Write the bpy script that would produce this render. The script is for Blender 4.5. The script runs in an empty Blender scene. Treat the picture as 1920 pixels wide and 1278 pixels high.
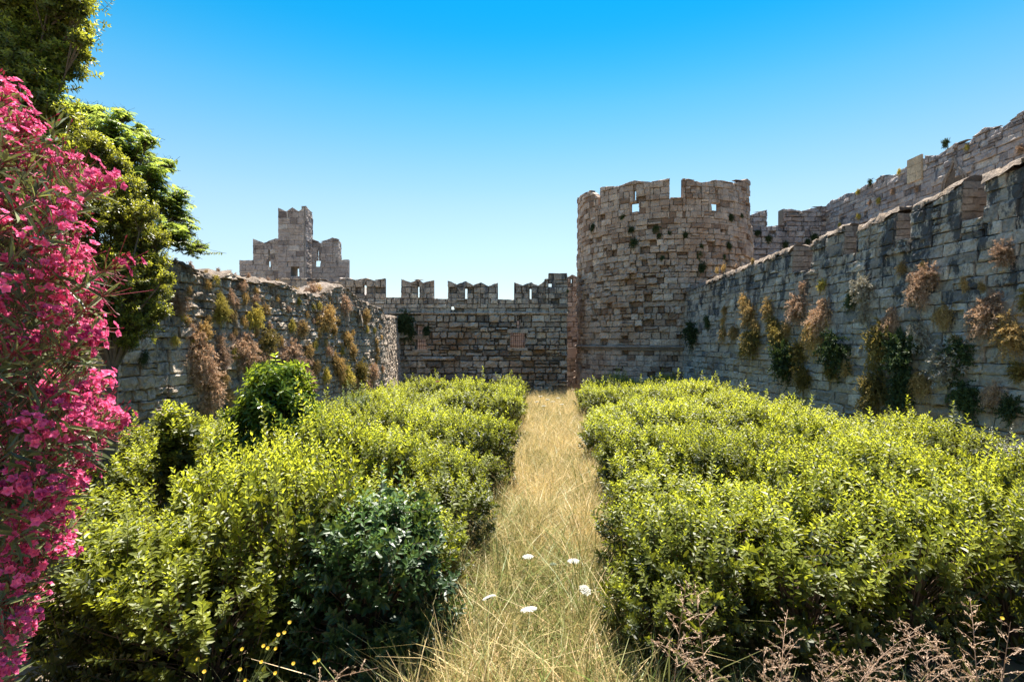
import bpy, math, random
import numpy as np
rng = np.random.default_rng(11)
random.seed(5)
C = bpy.context.scene.collection
R = math.radians

# ------------------------------------------------------------------ camera, sky, sun, exposure
F = 1000.0                       # focal length in photo pixels (photo 1920 wide)
CAMZ = 3.2
cd = bpy.data.cameras.new('camera'); cam = bpy.data.objects.new('camera', cd); C.objects.link(cam)
cam.location = (0, 0, CAMZ); cam.rotation_euler = (R(90), 0, 0)
cd.sensor_width = 36; cd.lens = 36 * F / 1920; cd.clip_start = 0.05; cd.clip_end = 3000
bpy.context.scene.camera = cam

SUN_AZ, SUN_EL = 8.0, 67.0      # azimuth measured from +Y (ahead) towards +X
world = bpy.data.worlds.new('World'); bpy.context.scene.world = world; world.use_nodes = True
wn = world.node_tree; bg = wn.nodes['Background']
sky = wn.nodes.new('ShaderNodeTexSky'); sky.sky_type = 'NISHITA'; sky.sun_disc = False
sky.sun_elevation = R(SUN_EL); sky.sun_rotation = R(SUN_AZ)
sky.altitude = 0; sky.air_density = 1.0; sky.dust_density = 0.3; sky.ozone_density = 2.5
# the deep azure of a clear Mediterranean noon: the physical sky tinted by elevation
geo = wn.nodes.new('ShaderNodeTexCoord'); sx_ = wn.nodes.new('ShaderNodeSeparateXYZ'); wn.links.new(geo.outputs['Generated'], sx_.inputs[0])
rp = wn.nodes.new('ShaderNodeValToRGB'); el = rp.color_ramp.elements
tints = [(0.0, (.40, .38, .38)), (.06, (.41, .39, .38)), (.12, (.44, .42, .38)), (.18, (.48, .47, .39)), (.27, (.45, .49, .42)), (.40, (.14, .46, .47)), (.50, (.0, .38, .47)), (.64, (.0, .37, .47)), (.84, (.8, .85, .9)), (.95, (1.0, 1.0, 1.0))]
rp.color_ramp.interpolation = 'B_SPLINE'
while len(el) < len(tints): el.new(.5)
for e_, (p_, c_) in zip(el, tints): e_.position = p_; e_.color = (*c_, 1)
wn.links.new(sx_.outputs['Z'], rp.inputs[0])
mx = wn.nodes.new('ShaderNodeMix'); mx.data_type = 'RGBA'; mx.blend_type = 'MULTIPLY'; mx.inputs[0].default_value = 1
wn.links.new(sky.outputs[0], mx.inputs[6]); wn.links.new(rp.outputs[0], mx.inputs[7]); wn.links.new(mx.outputs[2], bg.inputs['Color'])
bg.inputs['Strength'].default_value = 0.118
sl = bpy.data.lights.new('sun', 'SUN'); sun = bpy.data.objects.new('sun', sl); C.objects.link(sun)
sl.energy = 4.8; sl.angle = R(0.5); sl.color = (1.0, 0.94, 0.84)
sun.rotation_euler = (R(90 - SUN_EL), 0, R(180 - SUN_AZ) )
vs = bpy.context.scene.view_settings
vs.view_transform = 'Standard'; vs.look = 'None'; vs.exposure = 1.8; vs.gamma = 1; vs.use_curve_mapping = False
cy = bpy.context.scene.cycles
cy.max_bounces = 6; cy.diffuse_bounces = 4; cy.transmission_bounces = 4; cy.glossy_bounces = 2

# ------------------------------------------------------------------ helpers
def tag(o, label=None, cat=None, group=None, kind=None):
    if label: o['label'] = label
    if cat: o['category'] = cat
    if group: o['group'] = group
    if kind: o['kind'] = kind
    return o
def empty(name, loc=(0, 0, 0), rz=0):
    o = bpy.data.objects.new(name, None); C.objects.link(o); o.location = loc; o.rotation_euler = (0, 0, rz)
    o.empty_display_size = 0.2
    return o
class MB:
    """collects vertex blocks and faces; builds one mesh"""
    def __init__(s): s.v = []; s.q = []; s.t = []; s.n = 0; s.a = []; s.qm = []; s.tm = []
    def add(s, v, q=None, t=None, a=0.0, m=0):
        v = np.asarray(v, float).reshape(-1, 3)
        if q is not None and len(q): q = np.asarray(q, int).reshape(-1, 4); s.q.append(q + s.n); s.qm.append(np.full(len(q), m))
        if t is not None and len(t): t = np.asarray(t, int).reshape(-1, 3); s.t.append(t + s.n); s.tm.append(np.full(len(t), m))
        s.v.append(v); s.a.append(np.broadcast_to(np.asarray(a, float), (len(v),)).copy()); s.n += len(v)
        return s
    def data(s, name, mats, smooth=False):
        V = np.concatenate(s.v); me = bpy.data.meshes.new(name)
        Q = np.concatenate(s.q) if s.q else np.zeros((0, 4), int)
        T = np.concatenate(s.t) if s.t else np.zeros((0, 3), int)
        me.vertices.add(len(V)); me.vertices.foreach_set('co', V.astype(np.float32).ravel())
        nl = Q.size + T.size; me.loops.add(nl)
        me.loops.foreach_set('vertex_index', np.concatenate([Q.ravel(), T.ravel()]).astype(np.int32))
        npoly = len(Q) + len(T); me.polygons.add(npoly)
        st = np.concatenate([np.arange(len(Q)) * 4, Q.size + np.arange(len(T)) * 3]).astype(np.int32)
        me.polygons.foreach_set('loop_start', st)
        mi = np.concatenate(s.qm + s.tm) if (s.qm or s.tm) else np.zeros(npoly)
        for m in (mats if isinstance(mats, (list, tuple)) else [mats]): me.materials.append(m)
        me.update(calc_edges=True)
        me.polygons.foreach_set('material_index', mi.astype(np.int32))
        me.polygons.foreach_set('use_smooth', np.full(npoly, bool(smooth)))
        at = me.attributes.new('rnd', 'FLOAT', 'POINT'); at.data.foreach_set('value', np.concatenate(s.a).astype(np.float32))
        me.validate(); me.update()
        return me
    def build(s, name, mats, parent=None, smooth=False):
        o = bpy.data.objects.new(name, s.data(name, mats, smooth)); C.objects.link(o)
        if parent: o.parent = parent
        return o
def place(name, me, parent=None):
    o = bpy.data.objects.new(name, me); C.objects.link(o)
    if parent: o.parent = parent
    return o
def nrm(a): return a / np.maximum(np.linalg.norm(a, axis=-1, keepdims=True), 1e-9)
BOXQ = np.array([[0,3,2,1],[4,5,6,7],[0,1,5,4],[1,2,6,5],[2,3,7,6],[3,0,4,7]])
def add_box(mb, c, s, rz=0, a=0.5, m=0, jit=0):
    x, y, z = np.array(s) / 2
    v = np.array([[-x,-y,-z],[x,-y,-z],[x,y,-z],[-x,y,-z],[-x,-y,z],[x,-y,z],[x,y,z],[-x,y,z]])
    if jit: v = v + rng.uniform(-jit, jit, v.shape)
    cs, sn = math.cos(rz), math.sin(rz)
    v = v @ np.array([[cs, sn, 0], [-sn, cs, 0], [0, 0, 1]]) + np.array(c)
    mb.add(v, BOXQ, a=a, m=m)
def add_tubes(mb, P0, P1, r0, r1, n=4, a=0.5, m=0):
    """many independent tapered segments at once"""
    P0 = np.asarray(P0, float).reshape(-1, 3); P1 = np.asarray(P1, float).reshape(-1, 3); N = len(P0)
    if not N: return
    r0 = np.broadcast_to(np.asarray(r0, float), (N,)); r1 = np.broadcast_to(np.asarray(r1, float), (N,))
    d = nrm(P1 - P0); h = np.where(np.abs(d[:, 2:3]) > .9, [[1., 0, 0]], [[0, 0, 1.]])
    u = nrm(np.cross(d, h)); w = np.cross(d, u)
    ang = np.arange(n) * 2 * math.pi / n
    ring = u[:, None] * np.cos(ang)[None, :, None] + w[:, None] * np.sin(ang)[None, :, None]
    V = np.concatenate([P0[:, None] + ring * r0[:, None, None], P1[:, None] + ring * r1[:, None, None]], 1)
    k = np.arange(n); q = np.stack([k, (k + 1) % n, (k + 1) % n + n, k + n], 1)
    Q = (q[None] + (np.arange(N) * 2 * n)[:, None, None])
    aa = np.repeat(np.broadcast_to(np.asarray(a, float), (N,)), 2 * n)
    mb.add(V, Q, a=aa, m=m)
def add_polytube(mb, pts, rad, n=6, a=0.5, m=0):
    pts = np.asarray(pts, float); rad = np.asarray(rad, float)
    add_tubes(mb, pts[:-1], pts[1:], rad[:-1], rad[1:], n, a, m)
def add_leaves(mb, B, D, Nn, L, W, a, fold=.25, droop=.12, m=0):
    """lens shaped folded leaves: base B, direction D, normal Nn, length L, width W"""
    B = np.asarray(B, float); N = len(B)
    if not N: return
    D = nrm(D); Nn = nrm(Nn - D * np.sum(Nn * D, -1, keepdims=True)); S = np.cross(D, Nn)
    L = np.broadcast_to(np.asarray(L, float), (N,))[:, None]; W = np.broadcast_to(np.asarray(W, float), (N,))[:, None]
    def pt(t, s):
        return B + D * L * t + S * W * .5 * s + Nn * (abs(s) * fold * W * .5 - droop * L * t * t)
    V = np.stack([pt(0, 0), pt(.28, .85), pt(.68, .8), pt(1, 0), pt(.68, -.8), pt(.28, -.85)], 1)
    q = np.array([[0, 1, 2, 3], [0, 3, 4, 5]])
    mb.add(V, q[None] + (np.arange(N) * 6)[:, None, None], a=np.repeat(np.broadcast_to(np.asarray(a, float), (N,)), 6), m=m)

# pixel of the photo + distance ahead -> world point (used for sizing, everything gets its own depth)
def at(px, py, Y): return np.array([(px - 960) / F * Y, Y, CAMZ + (639 - py) / F * Y])

# ------------------------------------------------------------------ materials
def newmat(name):
    m = bpy.data.materials.new(name); m.use_nodes = True; nt = m.node_tree
    return m, nt, nt.nodes['Principled BSDF'], nt.nodes['Material Output']
def node(nt, t, **kw):
    n = nt.nodes.new(t)
    for k, v in kw.items():
        if k in n.inputs.keys() if hasattr(n.inputs, 'keys') else False: n.inputs[k].default_value = v
        else: setattr(n, k, v)
    return n
def ramp(nt, src, pts):
    r = nt.nodes.new('ShaderNodeValToRGB'); e = r.color_ramp.elements
    while len(e) < len(pts): e.new(0.5)
    for i, (p, c) in enumerate(pts):
        e[i].position = p; e[i].color = (*c, 1) if len(c) == 3 else c
    nt.links.new(src, r.inputs[0]); return r.outputs[0]
def mix(nt, fac, a, b, mode='MIX'):
    n = nt.nodes.new('ShaderNodeMix'); n.data_type = 'RGBA'; n.blend_type = mode
    for sock, val in ((n.inputs[0], fac), (n.inputs[6], a), (n.inputs[7], b)):
        if hasattr(val, 'is_output'): nt.links.new(val, sock)
        elif isinstance(val, tuple): sock.default_value = (*val, 1) if len(val) == 3 else val
        else: sock.default_value = val
    return n.outputs[2]
def math_n(nt, op, a, b=0.0, clamp=False):
    n = nt.nodes.new('ShaderNodeMath'); n.operation = op; n.use_clamp = clamp
    for s, v in ((n.inputs[0], a), (n.inputs[1], b)):
        if hasattr(v, 'is_output'): nt.links.new(v, s)
        else: s.default_value = v
    return n.outputs[0]
def noise(nt, co, scale, detail=4, rough=.6, stretch=None):
    n = nt.nodes.new('ShaderNodeTexNoise'); n.inputs['Scale'].default_value = scale
    n.inputs['Detail'].default_value = detail; n.inputs['Roughness'].default_value = rough
    if stretch:
        mp = nt.nodes.new('ShaderNodeMapping'); mp.inputs['Scale'].default_value = stretch
        nt.links.new(co, mp.inputs['Vector']); co = mp.outputs[0]
    nt.links.new(co, n.inputs['Vector']); return n.outputs['Fac']
def W(c): return tuple(c)
def stone(name, dark, mid, light, lichen=(.05, .055, .06), lich=(.5, .62), lichz=None, patch=(.4, .25, .15), patchamt=.3, streak=.4, bump=.5):
    m, nt, p, out = newmat(name)
    at_ = nt.nodes.new('ShaderNodeAttribute'); at_.attribute_name = 'rnd'
    tc = nt.nodes.new('ShaderNodeTexCoord'); co = tc.outputs['Object']
    base = ramp(nt, at_.outputs['Fac'], [(0, dark), (.22, mid), (.75, mid), (1, light)])
    n1 = noise(nt, co, 2.3, 6, .65)
    base = mix(nt, .75, base, ramp(nt, n1, [(.25, (.45, .43, .42)), (.5, (.95, .95, .95)), (.75, (1.45, 1.4, 1.3))]), 'MULTIPLY')
    n2 = noise(nt, co, 14, 6, .7)
    base = mix(nt, .8, base, ramp(nt, n2, [(.3, (.5, .5, .5)), (.52, (1, 1, 1)), (.72, (1.4, 1.38, 1.34))]), 'MULTIPLY')
    n3 = noise(nt, co, .55, 4, .6)
    base = mix(nt, math_n(nt, 'MULTIPLY', ramp(nt, n3, [(.48, (0, 0, 0)), (.66, (1, 1, 1))]), patchamt), base, patch)
    # lichen / soot with ragged outline, running in vertical streaks
    nl = noise(nt, co, 2.4, 10, .8, (1, 1, .5)); ns = noise(nt, co, 3.0, 5, .7, (1, 1, .12))
    s = math_n(nt, 'ADD', nl, math_n(nt, 'MULTIPLY', math_n(nt, 'SUBTRACT', ns, .5), streak))
    if lichz:
        sx = nt.nodes.new('ShaderNodeSeparateXYZ'); nt.links.new(co, sx.inputs[0])
        mr = nt.nodes.new('ShaderNodeMapRange'); nt.links.new(sx.outputs['Z'], mr.inputs[0])
        mr.inputs[1].default_value, mr.inputs[2].default_value = lichz[0], lichz[1]
        mr.inputs[3].default_value, mr.inputs[4].default_value = -lichz[2], lichz[2]
        s = math_n(nt, 'ADD', s, mr.outputs[0])
    lf = ramp(nt, s, [(lich[0], (0, 0, 0)), (lich[1], (1, 1, 1))])
    base = mix(nt, math_n(nt, 'MULTIPLY', lf, .85), base, lichen)
    nt.links.new(base, p.inputs['Base Color']); p.inputs['Roughness'].default_value = .92
    p.inputs['Specular IOR Level'].default_value = .2
    vo = nt.nodes.new('ShaderNodeTexVoronoi'); vo.inputs['Scale'].default_value = 22; nt.links.new(co, vo.inputs['Vector'])
    hgt = math_n(nt, 'ADD', math_n(nt, 'MULTIPLY', noise(nt, co, 9, 8, .72), 1.0), math_n(nt, 'MULTIPLY', vo.outputs['Distance'], .22))
    b = nt.nodes.new('ShaderNodeBump'); b.inputs['Strength'].default_value = bump; b.inputs['Distance'].default_value = .09
    nt.links.new(hgt, b.inputs['Height']); nt.links.new(b.outputs[0], p.inputs['Normal'])
    return m
def leafmat(name, c0, c1, trans, tf=.38, rough=.38, spec=.5, objvar=.25):
    m, nt, p, out = newmat(name)
    at_ = nt.nodes.new('ShaderNodeAttribute'); at_.attribute_name = 'rnd'
    oi = nt.nodes.new('ShaderNodeObjectInfo')
    col = ramp(nt, at_.outputs['Fac'], [(0, c0), (1, c1)])
    v = ramp(nt, oi.outputs['Random'], [(0, (1 - objvar,) * 3), (1, (1 + objvar, 1 + objvar * .9, 1 + objvar * .4))])
    col = mix(nt, 1.0, col, v, 'MULTIPLY')
    nt.links.new(col, p.inputs['Base Color']); p.inputs['Roughness'].default_value = rough
    p.inputs['Specular IOR Level'].default_value = spec
    tr = nt.nodes.new('ShaderNodeBsdfTranslucent')
    tcol = ramp(nt, at_.outputs['Fac'], [(0, tuple(x * .10 for x in trans)), (1, trans)])
    nt.links.new(mix(nt, 1.0, tcol, v, 'MULTIPLY'), tr.inputs['Color'])
    ms = nt.nodes.new('ShaderNodeMixShader'); ms.inputs[0].default_value = tf
    nt.links.new(p.outputs[0], ms.inputs[1]); nt.links.new(tr.outputs[0], ms.inputs[2]); nt.links.new(ms.outputs[0], out.inputs['Surface'])
    return m
def plain(name, c, rough=.8, var=.3, scale=8, metal=0):
    m, nt, p, out = newmat(name)
    tc = nt.nodes.new('ShaderNodeTexCoord')
    n = noise(nt, tc.outputs['Object'], scale, 5, .65)
    col = ramp(nt, n, [(.25, tuple(x * (1 - var) for x in c)), (.75, tuple(min(1, x * (1 + var)) for x in c))])
    nt.links.new(col, p.inputs['Base Color']); p.inputs['Roughness'].default_value = rough; p.inputs['Metallic'].default_value = metal
    b = nt.nodes.new('ShaderNodeBump'); b.inputs['Strength'].default_value = .4; b.inputs['Distance'].default_value = .03
    nt.links.new(n, b.inputs['Height']); nt.links.new(b.outputs[0], p.inputs['Normal'])
    return m

M_tower = stone('tower_stone', (.20, .13, .09), (.44, .34, .27), (.60, .49, .40), lich=(.62, .74), lichz=(3, 12.5, .03), patch=(.26, .14, .08), patchamt=.45)
M_far = stone('curtain_stone', (.12, .105, .09), (.42, .355, .29), (.56, .50, .42), lichen=(.075, .082, .095), lich=(.55, .68), lichz=(2.5, 7.0, .07), patch=(.24, .145, .085), patchamt=.75, streak=.8)
M_castle = stone('gatehouse_stone', (.16, .13, .12), (.38, .32, .29), (.50, .45, .41), lichen=(.09, .095, .11), lich=(.56, .68), patch=(.3, .25, .2), patchamt=.3, streak=.6)
M_left = stone('ruined_stone', (.30, .235, .18), (.46, .37, .285), (.55, .46, .37), lichen=(.08, .07, .06), lich=(.53, .64), patch=(.2, .15, .11), patchamt=.4, streak=.5, bump=.8)
M_right = stone('lichened_stone', (.17, .165, .16), (.41, .36, .30), (.56, .50, .43), lichen=(.035, .042, .052), lich=(.535, .60), lichz=(1.5, 7, .09), patch=(.42, .30, .20), patchamt=.65, streak=.5, bump=.7)
M_upper = stone('upper_stone', (.17, .15, .15), (.38, .33, .31), (.5, .44, .39), lichen=(.07, .075, .09), lich=(.56, .66), patch=(.36, .25, .19), patchamt=.4, streak=.7)
M_mortar = plain('dark_mortar', (.15, .125, .10), .95, .4, 5)
M_mortar2 = plain('pale_mortar', (.22, .19, .16), .95, .45, 4)
M_cop = stone('coping_rubble', (.16, .12, .09), (.24, .19, .15), (.36, .30, .24), lich=(.55, .7), patch=(.16,.12,.08), patchamt=.5, bump=1.0)
M_pink = plain('pink_plaster', (.44, .33, .27), .9, .15, 3)
M_iron = plain('rusty_iron', (.12, .07, .05), .7, .3, 30)
M_soil = plain('soil', (.17, .13, .085), .95, .4, 3)
M_terr = plain('terrace_earth', (.2, .16, .11), .95, .4, 2)
M_bark = plain('bark', (.11, .085, .06), .9, .4, 14)
M_twig = plain('twig', (.09, .055, .035), .8, .3, 20)
M_tcop = stone('moulding_stone', (.2, .16, .13), (.27, .22, .18), (.33, .28, .24), lich=(.58, .7), patchamt=.2)

L_shrub = leafmat('shrub_leaf', (.012, .026, .007), (.20, .225, .024), (.72, .76, .055), tf=.42, rough=.46, spec=.4)  # dark end carries painted shade for the side and inner leaves
L_glossy = leafmat('glossy_leaf', (.012, .032, .009), (.08, .15, .035), (.30, .42, .06), tf=.25, rough=.44, spec=.45)  # dark end deepened to paint the bush's shaded sides
L_tall = leafmat('tall_shrub_leaf', (.03, .085, .012), (.20, .28, .03), (.60, .74, .06), tf=.45, rough=.32)
L_pale = leafmat('pale_leaf', (.09, .12, .06), (.18, .21, .10), (.24, .30, .09), tf=.3, rough=.5)
L_silver = leafmat('silver_leaf', (.18, .20, .17), (.36, .37, .32), (.25, .26, .2), tf=.2, rough=.5)
L_tree = leafmat('tree_leaf', (.035, .06, .012), (.22, .23, .03), (.62, .64, .06), tf=.45, rough=.4)
L_tree2 = leafmat('ailanthus_leaf', (.05, .10, .02), (.20, .27, .04), (.66, .80, .12), tf=.58, rough=.4)
L_tree3 = leafmat('citrus_leaf', (.035, .065, .014), (.24, .25, .035), (.66, .66, .06), tf=.45, rough=.35)
L_olean = leafmat('oleander_leaf', (.06, .08, .03), (.24, .27, .12), (.30, .36, .08), tf=.22, rough=.35)
L_flower = leafmat('oleander_petal', (.48, .015, .11), (.92, .20, .42), (.95, .16, .42), tf=.38, rough=.6, spec=.2)
L_bud = leafmat('oleander_bud', (.16, .02, .03), (.4, .03, .08), (.3, .02, .05), tf=.2, rough=.6)
L_gold = leafmat('dry_gold', (.30, .19, .07), (.68, .48, .22), (.50, .34, .12), tf=.35, rough=.7, spec=.2)
L_brown = leafmat('dry_brown', (.30, .18, .11), (.66, .47, .34), (.46, .30, .2), tf=.35, rough=.7, spec=.2)
L_yellow = leafmat('yellow_weed', (.32, .26, .06), (.70, .58, .16), (.55, .45, .08), tf=.35, rough=.7, spec=.2)
L_olive = leafmat('olive_weed', (.08, .075, .025), (.36, .27, .09), (.34, .26, .06), tf=.35, rough=.6, spec=.2)
L_green = leafmat('green_weed', (.03, .05, .02), (.07, .10, .04), (.08, .12, .03), tf=.25, rough=.6, spec=.2)
L_grey = leafmat('silver_weed', (.22, .20, .17), (.46, .42, .36), (.25, .22, .16), tf=.25, rough=.6, spec=.2)
L_grass = leafmat('grass_blade', (.17, .23, .035), (.82, .58, .30), (.66, .54, .22), tf=.38, rough=.5, objvar=0)
L_seed = leafmat('seed_head', (.40, .25, .16), (.72, .52, .36), (.55, .36, .22), tf=.3, rough=.6, objvar=.15)
L_umbel = leafmat('white_umbel', (.62, .60, .54), (.82, .80, .74), (.6, .6, .5), tf=.3, rough=.7, objvar=0)
L_yell = leafmat('yellow_flower', (.65, .40, .02), (.85, .58, .03), (.7, .5, .03), tf=.3, rough=.6, objvar=0)
L_rose = leafmat('rose_petal', (.25, .005, .01), (.45, .01, .02), (.4, .01, .02), tf=.3, rough=.5, objvar=0)

# ------------------------------------------------------------------ masonry
class Plan:
    """wall face following a plan line; P(u, v, d): along, height, outwards (right-hand side of travel)"""
    def __init__(s, pts, batter=0.0, ztop=6, extra=None):
        pts = np.asarray(pts, float); seg = np.linalg.norm(np.diff(pts, axis=0), axis=1)
        s.L = np.concatenate([[0], np.cumsum(seg)]); s.pts = pts; s.len = s.L[-1]
        tg = np.diff(pts, axis=0) / seg[:, None]
        tv = np.vstack([tg[:1], tg[:-1] + tg[1:], tg[-1:]]); tv /= np.linalg.norm(tv, axis=1, keepdims=True)
        s.nx = tv[:, 1]; s.ny = -tv[:, 0]; s.b = batter; s.zt = ztop; s.extra = extra
    def __call__(s, u, v, d):
        u = np.asarray(u, float); v = np.asarray(v, float)
        x = np.interp(u, s.L, s.pts[:, 0]); y = np.interp(u, s.L, s.pts[:, 1])
        nx = np.interp(u, s.L, s.nx); ny = np.interp(u, s.L, s.ny); k = np.sqrt(nx**2 + ny**2); nx /= k; ny /= k
        d = d + s.b * (s.zt - v)
        if s.extra: d = d + s.extra(u, v)
        return np.stack([x + nx * d, y + ny * d, v + 0 * x], -1)
    def normal(s, u):
        n = np.array([np.interp(u, s.L, s.nx), np.interp(u, s.L, s.ny), 0]); return n / np.linalg.norm(n)
    def inv(s, px, py, lo=0, hi=None):
        """where on the wall face the photo pixel falls"""
        hi = s.len if hi is None else hi
        us = np.linspace(lo, hi, 3000); v = 5.0
        for _ in range(4):
            p = s(us, np.full(3000, v), 0.0); q = 960 + F * p[:, 0] / p[:, 1]
            i = int(np.argmin(np.abs(q - px) + np.where(p[:, 1] < 1, 1e6, 0)))
            v = CAMZ + (639 - py) / F * p[i, 1]
        return us[i], v
def prof(plan, pts, lo=0, hi=None):
    """list of (px,py) -> increasing (u,v) profile; equal px gives a vertical step"""
    out = []
    for px, py in pts:
        u, v = plan.inv(px, py, lo, hi)
        if out and u <= out[-1][0]: u = out[-1][0] + 2e-4
        out.append((u, v))
    return np.array(out)
def courses(v0, v1, cr):
    vs_ = [v0]
    while vs_[-1] < v1: vs_.append(vs_[-1] + rng.uniform(*cr))
    return vs_
def masonry(name, plan, H, v0, mats, course=(.3, .4), bw=(.4, .8), depth=.14, jd=.015, joint=.012, thick=.8,
            openings=(), ero=lambda u, v: 0.1, hole=0.01, step=.6, rnd_jit=.008, thin=None, splits=(), u0=None, u1=None, parent=None, mb=None, build=True):
    H = np.asarray(H); u0 = H[0, 0] if u0 is None else u0; u1 = H[-1, 0] if u1 is None else u1
    hf = lambda u: np.interp(u, H[:, 0], H[:, 1])
    mb = mb or MB(); B = []
    vmax = H[:, 1].max(); vs_ = courses(v0, vmax, course); hmin_all = H[:, 1].min()
    for va, vb in zip(vs_[:-1], vs_[1:]):
        us = [u0]; big = rng.uniform(.8, 1.25)
        while us[-1] < u1: us.append(us[-1] + rng.uniform(*bw) * big)
        us[-1] = u1
        cuts = set(us)
        if vb > hmin_all - .01: cuts |= {float(x) for x in H[:, 0] if u0 < x < u1}
        for (a, b, c, d) in openings:
            if c < vb and d > va: cuts |= {a, b}
        cs = sorted(cuts)
        for a, b in zip(cs[:-1], cs[1:]):
            if b - a < .03: continue
            mid = (a + b) / 2
            iv = [(va, vb)]
            for (oa, ob, oc, od) in openings:
                if oa < mid < ob:
                    nv = []
                    for (x, y) in iv:
                        if od <= x or oc >= y: nv.append((x, y)); continue
                        if oc - x > .03: nv.append((x, oc))
                        if y - od > .03: nv.append((od, y))
                    iv = nv
            for (x, y) in iv:
                ya, yb = min(y, hf(a + 4e-4)), min(y, hf(b - 4e-4))
                if max(ya, yb) - x < .05: continue
                if rng.random() < .10 and yb > x + .25 and ya > x + .25:
                    m_ = x + (min(ya, yb) - x) * rng.uniform(.38, .62); B.append((a, b, x, m_, m_)); x = m_
                B.append((a, b, x, max(ya, x + .02), max(yb, x + .02)))
    B = np.array(B); N = len(B)
    e = np.array([ero((a + b) / 2, c) for a, b, c, _, _ in B])
    r = rng.random(N)
    keep = r > hole * (1 + 6 * e)
    deep = ~keep; e = np.where(deep, .6, e); N = len(B)
    S = np.array([0, .1, .37, .66, .9, 1]); T = np.array([0, .14, .5, .86, 1])
    ns, nt_ = len(S), len(T)
    jw = joint * (1 + 1.2 * e) * rng.uniform(.5, 1.5, N)
    a = B[:, 0] + jw; b = B[:, 1] - jw; c = B[:, 2] + jw; dl = B[:, 3] - jw; dr = B[:, 4] - jw
    U = a[:, None, None] + (b - a)[:, None, None] * S[None, None, :] + np.zeros((N, nt_, 1))
    top = dl[:, None] + (dr - dl)[:, None] * S[None, :]
    V = c[:, None, None] + (top - c[:, None])[:, None, :] * T[None, :, None]
    off = rng.normal(0, jd, N) * (1 + 2.5 * e)
    rec = rng.random(N) < .10 * e * 2; off = off - rec * rng.uniform(.03, .11, N); off = np.where(deep, -depth + .07, off)
    D = off[:, None, None] + rng.normal(0, 1, (N, nt_, ns)) * (rnd_jit * (1 + 3 * e))[:, None, None] \
        + ((S - .5)[None, None, :] * rng.normal(0, jd * .6, N)[:, None, None]) + ((T - .5)[None, :, None] * rng.normal(0, jd * .6, N)[:, None, None])
    edge = np.zeros((nt_, ns)); edge[0, :] = edge[-1, :] = 1; edge[:, 0] = edge[:, -1] = 1
    D = D - edge[None] * (.009 + .028 * e)[:, None, None]
    jit = (.010 + .022 * e)[:, None, None]
    D = np.maximum(D, -depth + .03 + rng.normal(0, .012, D.shape))
    U = U + rng.normal(0, .5, U.shape) * jit * (edge[None] > 0) ; V = V + rng.normal(0, .5, V.shape) * jit * (edge[None] > 0)
    front = plan(U, V, D).reshape(N, -1, 3)
    # perimeter, pushed back into the core
    per = [(0, j) for j in range(ns)] + [(i, ns - 1) for i in range(1, nt_)] + [(nt_ - 1, j) for j in range(ns - 2, -1, -1)] + [(i, 0) for i in range(nt_ - 2, 0, -1)]
    pi = np.array([i * ns + j for i, j in per])
    back = plan(U.reshape(N, -1)[:, pi], V.reshape(N, -1)[:, pi], -depth - .03)
    Vt = np.concatenate([front, back], 1); nv = Vt.shape[1]; K = len(per)
    qf = [[i * ns + j, i * ns + j + 1, (i + 1) * ns + j + 1, (i + 1) * ns + j] for i in range(nt_ - 1) for j in range(ns - 1)]
    qs = [[pi[k], ns * nt_ + k, ns * nt_ + (k + 1) % K, pi[(k + 1) % K]] for k in range(K)]
    q = np.array(qf + qs)
    rv = np.where(deep, .05, rng.random(N))  # sunken blocks coloured dark, painting the shade of holes
    mb.add(Vt, q[None] + (np.arange(N) * nv)[:, None, None], a=np.repeat(rv, nv), m=0)
    # core
    cuts = {u0, u1} | {float(x) for x in H[:, 0] if u0 < x < u1} | {x for o in openings for x in o[:2]}
    n = max(1, int((u1 - u0) / step)); cuts |= {u0 + (u1 - u0) * k / n for k in range(n + 1)}
    cs = sorted(cuts)
    for a, b in zip(cs[:-1], cs[1:]):
        if b - a < 3e-4: continue
        mid = (a + b) / 2; iv = [(v0, None)]
        for (oa, ob, oc, od) in sorted(openings, key=lambda o: o[2]):
            if oa < mid < ob:
                x, _ = iv.pop(); iv.append((x, oc)); iv.append((od, None))
        if thin:
            iv2 = []
            for (x, y) in iv:
                if x < thin[0] and (y is None or y > thin[0]): iv2 += [(x, thin[0]), (thin[0], y)]
                else: iv2.append((x, y))
            iv = iv2
        for sv in splits:
            iv = [z_ for (x, y) in iv for z_ in (([(x, sv), (sv, y)]) if x < sv - .01 and (y is None or y > sv + .01) else [(x, y)])]
        for (x, y) in iv:
            thk = thin[1] if thin and x >= thin[0] else thick
            ya, yb = (hf(a + 1e-4), hf(b - 1e-4)) if y is None else (y, y)
            if y is None: ya -= .01; yb -= .01
            if max(ya, yb) - x < .02: continue
            ya = max(ya, x + .01); yb = max(yb, x + .01)
            dpt = depth; 
            uu = np.array([a, b, b, a, a, b, b, a]); dd = np.array([-dpt, -dpt, -thk, -thk] * 2)
            vv = np.array([x, x, x, x, ya, yb, yb, ya])
            # narrow wedge between front and back keeps the batter
            P = plan(uu, vv, dd)
            if plan.b:  # vertical back
                Pb = plan(uu, np.full(8, plan.zt), dd); P[[2, 3, 6, 7], :2] = Pb[[2, 3, 6, 7], :2]
            mb.add(P, BOXQ, a=.5, m=1)
    if not build: return mb
    return mb.build(name, mats, parent)
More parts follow.
